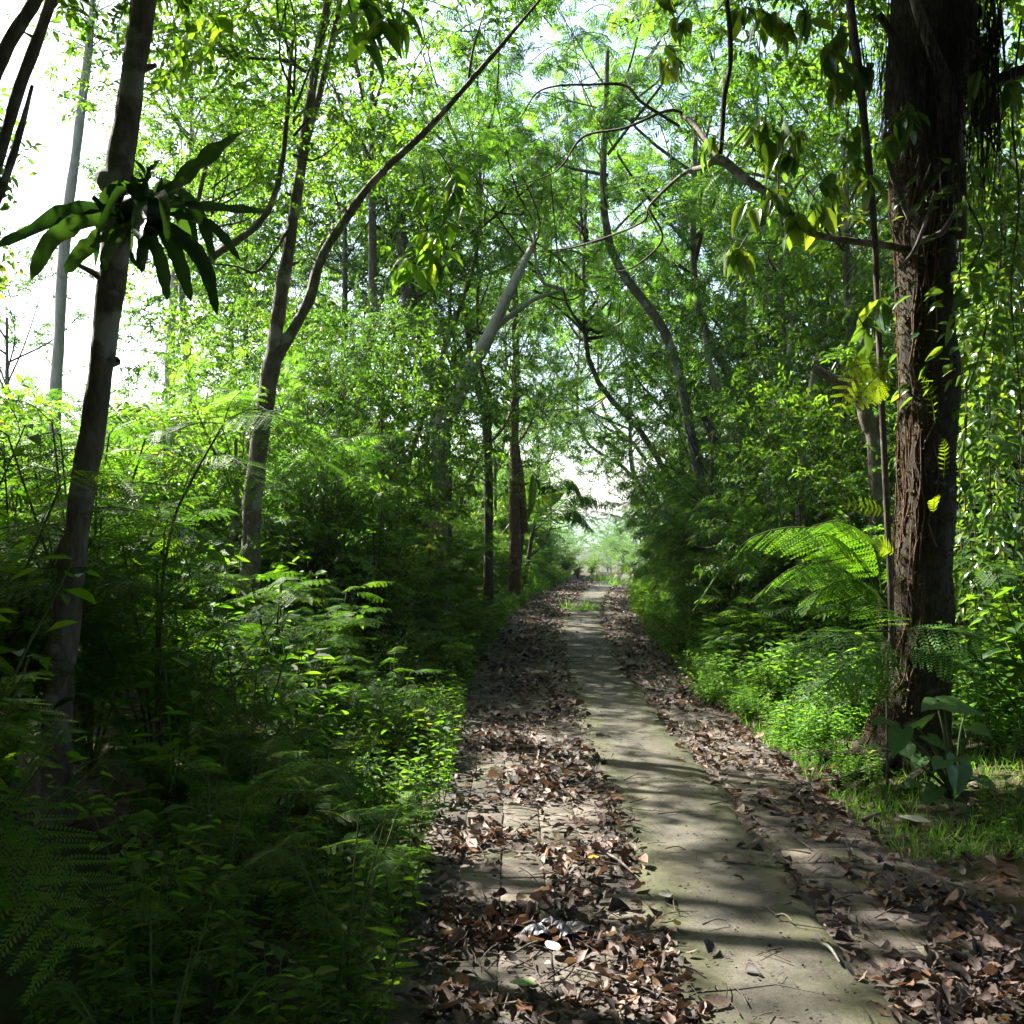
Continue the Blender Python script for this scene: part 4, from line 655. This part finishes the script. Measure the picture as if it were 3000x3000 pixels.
# golden fern and pale young fronds on the mossy tree
base = at(2600, 1075, 6.5); t = hero('golden_fern', 'bright yellow-green fern spray hanging from the left side of the mossy trunk', 'fern', base)
for pts in [[(2600, 1075), (2540, 1080), (2480, 1140), (2452, 1245)], [(2600, 1080), (2560, 1110), (2520, 1160), (2500, 1210)], [(2600, 1075), (2570, 1130), (2555, 1180)], [(2600, 1070), (2530, 1065), (2470, 1090)]]:
    m = MB(); frond(m, [np.array(at(px, py, 6.5)) - base for px, py in pts], 12, .1, PIN_MID, 1.1, .1, .003, 0, 1, up=(0, -1, .3), taper=(.6, 1, .9, .3)); m.build('frond', [ML['gold'], B['stem']], t)
for (pts, lab) in [([(2740, 1240), (2725, 1150), (2700, 1105)], 'pale curled young fern shoot on the upper mossy trunk'), ([(2765, 1400), (2768, 1330), (2762, 1285)], 'slim ladder-like young fern frond on the right of the mossy trunk'), ([(2735, 1500), (2737, 1470), (2742, 1455)], 'tiny bright curled fern shoot halfway up the mossy trunk'), ([(2600, 1500), (2540, 1485), (2450, 1470)], 'pale drooping fern frond reaching left from the reddish climbing stem'), ([(2620, 1620), (2590, 1600), (2570, 1598)], 'little yellow fern frond beside the reddish climbing stem')]:
    d = 6.35 if pts[0][0] > 2650 else 6.5; base = at(*pts[0], d); m = MB(); frond(m, [np.array(at(px, py, d - .05 * k)) - base for k, (px, py) in enumerate(pts)], 10, .045 if d < 6.4 else .07, PIN_MID, 1.2, .1, .003, 0, 0, up=(0, -1, .2))
    o = m.build('young_fern', [ML['gold'], B['stem']], None, loc=base); tag(o, lab, 'fern')
# taro plant
base = at(2790, 2370, 6.0); base[2] = float(ground_z(base[0], base[1])); t = hero('taro_plant', 'big heart-leaved plant growing beside the foot of the mossy tree', 'plant', base)
def heart(n=12):
    V = [(0, 0, 0)]; prof = [(0, .0), (.14, -.24), (.3, -.34), (.4, -.12), (.42, .12), (.36, .4), (.25, .7), (.12, .9), (0, 1.1)]
    m = MB(); c = [(0, y, -.12 * y * y) for y in np.linspace(0, 1.05, 9)]
    for s in (-1, 1):
        e = [(s * x, y, .1 * x - .12 * y * y + .025 * math.sin(k * 2.1)) for k, (x, y) in enumerate(prof)]; h = [tuple((np.array(p) * .5 + np.array(r_) * .5) + (0, 0, .02)) for p, r_ in zip(c, e)]
        VV = c + h + e; F = [(i, i + 1, i + 10, i + 9) for i in range(8)] + [(9 + i, 10 + i, 19 + i, 18 + i) for i in range(8)]; m.add(VV, F)
    return m.tpl()
HEART = heart()
for (px, py, d, ex, ey, L, uz) in [(2765, 2062, 6.0, 2870, 2085, .25, 1.4), (2745, 2058, 6.1, 2700, 2075, .2, 1.6), (2600, 2112, 5.9, 2530, 2118, .17, 1.5), (2640, 2140, 5.85, 2610, 2230, .2, .7), (2690, 2128, 6.0, 2735, 2080, .2, 1.0), (2800, 2225, 5.8, 2850, 2222, .19, 1.4), (2765, 2228, 5.75, 2735, 2250, .17, 1.2), (2808, 2240, 5.85, 2806, 2320, .24, .35), (2740, 2310, 5.8, 2705, 2370, .16, 1.0), (2800, 2360, 5.7, 2830, 2400, .16, 1.1), (2585, 2190, 5.85, 2540, 2180, .14, 1.2), (2650, 2175, 6.0, 2670, 2240, .17, .6), (2700, 2220, 5.9, 2660, 2270, .15, 1.0), (2850, 2130, 5.9, 2900, 2150, .16, 1.2), (2870, 2280, 5.7, 2920, 2310, .15, 1.2), (2720, 2160, 5.9, 2770, 2190, .15, 1.1), (2830, 2080, 6.1, 2870, 2040, .14, 1.3), (2680, 2290, 5.75, 2640, 2310, .13, 1.3)]:
    L *= .82
    p0 = at(px, py, d) - base; e0 = at(ex, ey, d - .12) - base; m = MB()
    m.inst(HEART, frames(e0 - p0, np.array([random.uniform(-.25, .15), -.45, uz])) * L, p0[None], random.uniform(.4, .9), 0); lf = m.build('heart_leaf', [ML['taro']], t, smooth=True)
    m = MB(); tube(m, [np.array([random.gauss(0, .03), random.gauss(0, .03), 0]), p0 * [.5, .5, .62], p0], [.012, .008, .006], 10, 5, 0); m.build('stalk', B['stem'], t, smooth=True)
# palm-like plant and banana leaf at the foot of the reddish tree
base = at(1530, 1600, 25); base[2] = float(ground_z(base[0], base[1])); t = hero('palm', 'small drooping palm at the foot of the reddish trunk', 'palm')if False else hero('palm', 'small drooping palm at the foot of the reddish trunk', 'palm', base)
PALM = leaf6(.07, .01, .25)
for pts in [[(1560, 1560), (1620, 1430), (1680, 1410), (1720, 1500)], [(1560, 1560), (1580, 1420), (1560, 1400), (1540, 1480)], [(1560, 1560), (1650, 1470), (1720, 1450), (1790, 1490)], [(1560, 1560), (1640, 1500), (1690, 1500), (1740, 1560)], [(1560, 1560), (1590, 1460), (1600, 1420), (1620, 1440)]]:
    m = MB(); frond(m, [np.array(at(px, py, 25 - .3 * k)) - base for k, (px, py) in enumerate(pts)], 34, .55, PALM, .95, .7, .012, 0, 1); m.build('frond', [ML['small'], B['stem']], t)
m = MB(); tube(m, [(0, 0, 0), at(1560, 1560, 25) - base], [.06, .05], 5, 7, 0); m.build('stem', B['twig'], t)
base = at(1510, 1640, 24); base[2] = float(ground_z(base[0], base[1])); t = hero('banana_plant', 'banana plant with one blue-green leaf beside the reddish trunk', 'plant', base)
for (px, py, ex, ey, L, w_) in [(1560, 1390, 1530, 1530, 1.3, 1), (1545, 1500, 1620, 1460, 1.0, 1), (1545, 1520, 1500, 1470, .9, 1)]:
    m = MB(); p0 = at(px, py, 24) - base; D = at(ex, ey, 23.8) - base - p0; m.inst(leaf_hi(.3, .05, .1, .01, (.05, .45, .5, .5, .4, .05)), frames(D, np.array([.2, -1, .2])) * L, p0[None], .2, 0); m.build('banana_leaf', [ML['glossy']], t, smooth=True)
m = MB(); tube(m, [(0, 0, 0), at(1540, 1480, 24) - base, at(1560, 1390, 24) - base], [.07, .05, .02], 8, 7, 0); m.build('stem', B['stem'], t)
# hanging leafy vines at the right edge
q = np.random.default_rng(9)
for k in range(16):
    px = 2812 + 13 * k + q.uniform(-6, 6); d = 6.9 + q.uniform(-.5, 1.4); top = q.uniform(-100, 700); bot = q.uniform(1500, 2150) if k % 3 else q.uniform(1050, 1500)
    base = at(px, bot, d); pts = [at(px + q.normal(0, 18), top + (bot - top) * s, d + q.normal(0, .08)) - base for s in np.linspace(0, 1, 7)]; t = empty('hanging_vine', base)
    tag(t, '%s leafy vine of the hanging curtain, counted rightwards from the mossy tree' % ('first second third fourth fifth sixth seventh eighth ninth tenth eleventh twelfth thirteenth fourteenth fifteenth sixteenth'.split()[k]), 'vine', 'vines right of the mossy tree')
    m = MB(); tube(m, pts, [.008, .004], 24, 5, 0); m.build('stem', B['twig'], t, smooth=True)
    C = curve(pts, 120); n = 260; i = q.integers(0, 118, n); aa = q.random(n) * 6.28; D = np.stack([np.cos(aa), np.sin(aa), -q.uniform(-.3, 1.1, n)], -1); m = MB()
    for s in range(3): z_ = np.arange(n) % 3 == s; m.inst(LHI[s], frames(D[z_], np.array([0, -.2, 1]) + rv(z_.sum(), .4)) * q.uniform(.07, .14, z_.sum())[:, None, None], C[i][z_] + D[z_] * q.uniform(.02, .42, z_.sum())[:, None] * [1, 1, .3], mat=0)
    m.build('leaves', [ML['glossy']], t)
# dark leafy sprays hanging into the top of the view from the forked tree
m = MB()
for (px, py, d) in [(1060, 20, 6), (1120, 30, 6), (1160, 60, 6.2), (1040, 80, 6), (1330, 510, 8.4), (1340, 560, 8.4), (1320, 640, 8.4), (1260, 690, 8.4), (1290, 760, 8.4), (1240, 740, 8.4), (1350, 590, 8.4), (1190, 790, 8.6), (1250, 570, 8.5), (640, 80, 7), (560, 140, 7), (700, 60, 7)]:
    n = q.integers(6, 11); p0 = at(px, py, d) - b5; aa = q.random(n) * 6.28; D = np.stack([np.cos(aa) * .7, np.sin(aa) * .5, -q.uniform(.1, 1.0, n)], -1); tube(m, [p0 + (q.normal(0, .1), .02, .22), p0], [.006, .004], 4, 4, 1)
    for s in range(3): z_ = np.arange(n) % 3 == s; m.inst(LHI[s], frames(D[z_], np.array([0, -.3, 1]) + rv(z_.sum(), .3)) * q.uniform(.14, .26, z_.sum())[:, None, None], p0 + rv(z_.sum(), .05), mat=0)
m.build('hanging_leaves', [ML['broad'], B['twig']], t5)

# ------------------------------------------------------------------ ground cover, grass, leaf litter
def herbs(n, xf, hmax, leaf=(.02, .045), nl=14):
    m = MB()
    sp = []
    for s in range(6):
        a = MB(); h = 1.0; tube(a, [(0, 0, 0), (.1, .05, .5), (.12, .1, 1)], [.012, .006], 5, 3, 1); aa = np.arange(nl) * 2.4 + s; zz = np.linspace(.25, 1, nl); D = np.stack([np.cos(aa), np.sin(aa), rng.uniform(-.2, .5, nl)], -1)
        a.inst(L6, frames(D, np.array([0, 0, 1]) + rv(nl, .3)) * rng.uniform(.12, .24, nl)[:, None, None], np.stack([.12 * zz, .1 * zz, zz], -1), mat=0); sp.append(a.tpl())
    X, Y, H = xf(n); n = len(X); th = rng.random(n) * 6.28; M = np.zeros((n, 3, 3)); M[:, 0, 0] = M[:, 1, 1] = np.cos(th); M[:, 0, 1] = -np.sin(th); M[:, 1, 0] = np.sin(th); M[:, 2, 2] = 1; M *= (H * rng.uniform(.6, 1.2, n))[:, None, None]
    T = np.stack([X, Y, ground_z(X, Y) - .01], -1); k = rng.integers(0, 6, n)
    for s in range(6): m.inst(sp[s], M[k == s], T[k == s])
    return m
def verge(n):                                    # sunlit herbs right of the path
    Y = rng.uniform(6.0, 14, n); X = shift(Y) + UR + .12 + rng.random(n) ** 1.1 * 1.6; keep_ = ~((Y < 7.2) & (X > 2.35) & (X < 3.1)); H = rng.uniform(.14, .42, n) * np.clip((X - shift(Y) - UR) * 1.1 + .45, .3, 1.3) * np.clip((Y - 5.6) * .6, .35, 1) * np.clip(.75 + .35 * (np.sin(X * 6 + Y * 2.1) + np.sin(Y * 4.4 - X * 3)), .25, 1.4); return X[keep_], Y[keep_], H[keep_]
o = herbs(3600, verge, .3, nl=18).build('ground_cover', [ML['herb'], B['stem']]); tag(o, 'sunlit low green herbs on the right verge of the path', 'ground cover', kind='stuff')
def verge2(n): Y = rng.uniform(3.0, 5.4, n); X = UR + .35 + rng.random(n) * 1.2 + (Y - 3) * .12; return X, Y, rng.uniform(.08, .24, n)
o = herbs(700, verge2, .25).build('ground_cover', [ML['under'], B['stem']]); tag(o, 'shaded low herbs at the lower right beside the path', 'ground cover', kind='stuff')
def verge3(n): Y = 2.8 + rng.random(n) ** 1.4 * 30; X = shift(Y) + UL + .05 - rng.random(n) ** 1.2 * 1.0; return X, Y, rng.uniform(.1, .38, n)
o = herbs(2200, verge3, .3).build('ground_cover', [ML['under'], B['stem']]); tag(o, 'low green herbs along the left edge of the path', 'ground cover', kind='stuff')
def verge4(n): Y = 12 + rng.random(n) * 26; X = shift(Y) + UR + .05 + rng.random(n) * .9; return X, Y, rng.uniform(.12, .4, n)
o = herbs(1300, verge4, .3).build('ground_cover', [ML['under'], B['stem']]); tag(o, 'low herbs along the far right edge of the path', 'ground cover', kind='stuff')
BL = one([(-.03, 0, 0), (.03, 0, 0), (.02, .55, .02), (-.02, .55, .02), (.002, 1, -.1), (-.002, 1, -.1)], [(0, 1, 2, 3), (3, 2, 4, 5)])
m = MB(); n = 7000; Y = rng.uniform(4.9, 8.5, n); X = UR + .1 + rng.random(n) * 1.3; kp = np.sin(X * 5 + Y * 3) + np.sin(Y * 7 - X * 4) + rng.normal(0, .6, n) > -.3; X, Y = X[kp], Y[kp]; n = len(X); D = rv(n, .5) + [0, 0, 1]; m.inst(BL, frames(D, rv(n)) * rng.uniform(.04, .13, n)[:, None, None], np.stack([X, Y, ground_z(X, Y) - .005], -1))
o = m.build('grass', [ML['herb']]); tag(o, 'thin sunlit grass between the path and the mossy tree', 'grass', kind='stuff')
for (px, py, d, lab) in [(1765, 1700, 33, 'bright grass tuft growing in the middle of the far path'), (1705, 1790, 20.5, 'low green tuft in the middle of the path'), (1810, 1720, 30, 'small yellow-green tuft at the right edge of the far path')]:
    p = at(px, py, d); p[2] = float(ground_z(float(shift(d)) + .9, d)) + .02; m = MB(); n = 160; m.inst(BL, frames(rv(n, .6) + [0, 0, 1], rv(n)) * rng.uniform(.12, .34, n)[:, None, None], rv(n, .16) * [1.4, .8, 0]); o = m.build('grass_tuft', [ML['herb']], None, loc=p); tag(o, lab, 'grass tuft')
# fallen leaves
def litter_tpl(s):
    q = np.random.default_rng(s); return leaf_hi(q.uniform(.3, .62), q.uniform(-.05, .32), q.uniform(-.5, .45), q.uniform(.01, .09), roll=q.uniform(-.35, .35), prof=[(.02, .38, .5, .44, .27, .02), (.02, .3, .42, .5, .4, .05), (.03, .5, .5, .36, .2, .02)][s % 3])
LT_ = [litter_tpl(s) for s in range(10)]
def litter_xy(n, y0, y1, pw=1.5):
    Y = y0 + rng.random(n) ** pw * (y1 - y0); z = rng.random(n)
    U = np.where(z < .56, rng.normal(.07, .32, n), np.where(z < .84, rng.normal(1.68, .3, n), np.where(z < .9, np.where(rng.random(n) < .5, rng.normal(C0 + .04, .07, n), rng.normal(C1, .08, n)), rng.uniform(1.8, 3.2, n))))
    ok = (U > -.85) & (U < 3.2) & ~((U > C0 + .12) & (U < C1 - .1) & (rng.random(n) > .07))
    for (eu, ey, ru, ry) in [(.05, 3.62, .3, .22), (-.02, 4.6, .2, .42), (-.1, 5.6, .25, .2), (1.42, 4.9, .14, .8), (1.5, 4.0, .12, .3)]: ok &= ~((((U - eu) / ru) ** 2 + ((Y - ey) / ry) ** 2 < 1) & (rng.random(n) > .1))
    fld = np.sin(U * 4.1 + Y * 1.9) + np.sin(U * 7.3 - Y * 3.1 + 1) + np.sin(Y * 5.3 + U * 2.2); ok &= rng.random(n) < np.clip(.62 + .3 * fld, .2, 1)
    return U[ok], Y[ok]
def litter_z(U, Y): return np.where((U > UL) & (U < UR), ground_z(shift(Y) + .9, Y) + .028, ground_z(U + shift(Y), Y) + .008)
U, Y = litter_xy(42000, 2.6, 38, 1.9); n = len(U); th = rng.random(n) * 6.28
m = MB(); k = rng.integers(0, 10, n); D = np.stack([np.cos(th), np.sin(th), rng.normal(.03, .15, n)], -1); M = frames(D, np.array([0, 0, 1]) + rv(n, .22)) * (rng.uniform(.22, 1., n) ** 1.2 * .078 * (1 + .4 * (rng.random(n) < .08)))[:, None, None]; T = np.stack([U + shift(Y), Y, litter_z(U, Y) + rng.uniform(0, .022, n)], -1)
for s in range(10): m.inst(LT_[s], M[k == s], T[k == s], rng.random((k == s).sum()) ** 1.3, keep=0)
n = 9000; Yc = 2.7 + rng.random(n) ** 1.6 * 22; Uc = rng.uniform(-.5, 2.0, n); th = rng.random(n) * 6.28; M = frames(np.stack([np.cos(th), np.sin(th), 0 * th], -1), np.array([0, 0, 1]) + rv(n, .3)) * rng.uniform(.006, .022, n)[:, None, None]; m.inst(L6, M, np.stack([Uc + shift(Yc), Yc, litter_z(Uc, Yc) + .006], -1), rng.random(n) ** 1.5 * .6, 0, keep=0)
TW = MB(); tube(TW, [(0, 0, 0), (.04, .5, .03), (0, 1, .0)], [.022, .012], 4, 3, 0); TW = TW.tpl(); n = 1100; Yc = 2.8 + rng.random(n) ** 1.6 * 14; Uc = np.where(rng.random(n) < .6, rng.normal(.15, .35, n), rng.normal(1.7, .35, n)); th = rng.random(n) * 6.28
m.inst(TW, frames(np.stack([np.cos(th), np.sin(th), rng.normal(.02, .08, n)], -1), np.array([0, 0, 1]) + rv(n, .3)) * rng.uniform(.05, .2, n)[:, None, None], np.stack([Uc + shift(Yc), Yc, litter_z(Uc, Yc) + rng.uniform(.006, .02, n)], -1), rng.random(n) * .7, 0, keep=0)
o = m.build('leaf_litter', [ML['litter']]); tag(o, 'thick brown litter of fallen leaves along both sides of the path', 'leaf litter', kind='stuff')
lme = []
for s in range(10):
    for c in range(5): mm = MB(); V, F, _, _ = LT_[s]; mm.add(V, F, 0, (.12, .35, .55, .72, .88)[c]); lme.append(mm.mesh('fallen_leaf', [ML['litter']], True))
U, Y = litter_xy(720, 3.25, 5.2, 1.2); names = ['dark brown', 'brown', 'tan', 'pale greyish', 'orange-brown']
for u, y in list(zip(U, Y))[:286]:
    s, c = random.randrange(10), random.choice([0, 1, 1, 2, 2, 3, 3, 4]); side = 'left' if u < .9 else 'right'
    o = put('fallen_leaf', lme[s * 5 + c], None, (u, y, float(litter_z(u, y)) + random.uniform(.008, .025)), 0, random.uniform(.04, .1)); o.rotation_euler = (random.gauss(.02, .16), random.gauss(0, .18), random.random() * 6.28)
    tag(o, '%s curled fallen leaf in the litter on the %s side of the near path' % (names[c], side), 'leaf', '%s fallen leaves on the %s side of the path' % (names[c], side))
RND = leaf_hi(.85, .04, .03, .01, (.1, .4, .5, .47, .33, .05)); OV = leaf_hi(.6, .03, .03, .01, (.08, .42, .5, .46, .33, .06))
M_PALE = leaf_mat('pale_fallen_leaf', [(0, (.34, .34, .28)), (1, (.42, .41, .34))], .1, (1, 1, 1), .6); M_GRN = leaf_mat('green_fallen_leaf', [(0, (.16, .24, .09)), (1, (.2, .28, .1))], .15, rough=.5); M_YEL = leaf_mat('yellow_fallen_leaf', [(0, (.4, .26, .03)), (1, (.5, .33, .05))], .2, (1.1, 1, .5), .5)
for (px, py, tpl, L, mt, rz, lab) in [(1960, 2668, RND, .07, M_PALE, .3, 'round pale fallen leaf at the left edge of the concrete strip'), (1635, 2830, OV, .085, M_PALE, .5, 'pale oval fallen leaf lying flat on the dark pavers'), (1592, 2722, RND, .06, M_GRN, .9, 'round green fallen leaf above the dark scrap'), (2725, 2440, OV, .16, M_PALE, 1.0, 'large pale oval leaf lying below the heart-leaved plant'), (1990, 2755, OV, .05, M_YEL, .2, 'small yellow fallen leaf on the sunlit concrete'), (1755, 2545, OV, .06, M_YEL, 2.0, 'yellow fallen leaf in the left litter'), (1570, 2930, OV, .09, M_GRN, 1.6, 'greenish fallen leaf on the lowest pavers')]:
    d = EYE * FPX / (py - HORIZ); p = at(px, py, d); mm = MB().inst(tpl, np.eye(3)[None] * L, np.zeros((1, 3)), .5, 0); o = mm.build('fallen_leaf', [mt], None, True, (p[0], p[1], .058)); o.rotation_euler = (.08, -.06, rz); tag(o, lab, 'leaf')
d = EYE * FPX / (2765 - HORIZ); p = at(1620, 2765, d); m = MB(); V, F = grid(np.linspace(-.14, .14, 22), np.linspace(-.07, .08, 14), lambda x, y: .02 + .012 * np.sin(x * 60 + y * 30) + .01 * np.sin(y * 110 - x * 40) + rng.normal(0, .003, x.shape) - .9 * (x ** 2 + y ** 2)); V[:, 0] += .012 * np.sin(V[:, 1] * 70); V[:, 1] += .012 * np.sin(V[:, 0] * 50); m.add(V, F); o = m.build('crumpled_scrap', M_SCRAP, None, True, (p[0], p[1], .045)); tag(o, 'dark bluish crumpled scrap lying among the fallen leaves', 'litter')
for (p0, p1, r_, lab) in [((1745, 2520), (1855, 2590), .008, 'dry stick lying across the left edge of the concrete strip'), ((1690, 2880), (1990, 2990), .005, 'long thin twig at the bottom of the path among big leaves'), ((1950, 2515), (2010, 2520), .004, 'short pale twig on the middle of the concrete'), ((2400, 2800), (2460, 2860), .008, 'pale broken twig on the right of the concrete'), ((2060, 2745), (2130, 2735), .004, 'small dark twig on the sunlit concrete patch'), ((2530, 2430), (2610, 2405), .014, 'thick dead stick on the right verge'), ((2270, 2720), (2320, 2735), .006, 'short brown stick at the right edge of the concrete'), ((1480, 2850), (1600, 2790), .005, 'thin pale twig over the left pavers')]:
    P = []
    for px, py in (p0, p1): d = EYE * FPX / (py - HORIZ); P.append(at(px, py, d))
    P = np.array(P); P[:, 2] = .05; md = P.mean(0) + (.01, .02, .008); m = MB(); tube(m, np.array([P[0], md, P[1]]) - P[0], [r_, r_ * .8, r_ * .5], 8, 5, 0, wob=.1); o = m.build('fallen_twig', B['grey'], None, True, P[0]); tag(o, lab, 'twig')
hzm = bpy.data.materials.new('haze_air'); hzm.use_nodes = True; hn = hzm.node_tree.nodes; hn.clear(); hp = hn.new('ShaderNodeVolumePrincipled'); hp.inputs['Density'].default_value = .0004; hp.inputs['Color'].default_value = (.78, .9, 1, 1); ho = hn.new('ShaderNodeOutputMaterial'); hzm.node_tree.links.new(hp.outputs[0], ho.inputs['Volume'])
hb = MB().add([(x, y, z) for z in (-12, 24) for (x, y) in ((-1600, -80), (1600, -80), (1600, 2600), (-1600, 2600))], [(3, 2, 1, 0), (4, 5, 6, 7), (0, 1, 5, 4), (1, 2, 6, 5), (2, 3, 7, 6), (3, 0, 4, 7)]).build('haze', hzm); tag(hb, 'thin pale haze hanging in the forest air', 'haze', kind='stuff')
# things that still share a label are told apart by their order from left to right
bylab = {}
for o in col.objects:
    if o.parent is None and 'label' in o.keys() and o.get('category') in ('tree', 'shrub', 'bush', 'fern'): bylab.setdefault(o['label'], []).append(o)
ORD = 'first second third fourth fifth sixth seventh eighth ninth tenth eleventh twelfth thirteenth fourteenth fifteenth'.split()
for lab, L in bylab.items():
    if 1 < len(L) <= 15 and not any(k in lab for k in ('behind the viewer', 'hazy', 'above the view', 'past the left edge')):
        for k, o in enumerate(sorted(L, key=lambda o: o.location.x / max(o.location.y, .1))): o['label'] = lab + ', %s from left' % ORD[k]
print('shrubs', NL, NR, 'tris', sum(len(me.polygons) * 2 for me in bpy.data.meshes))
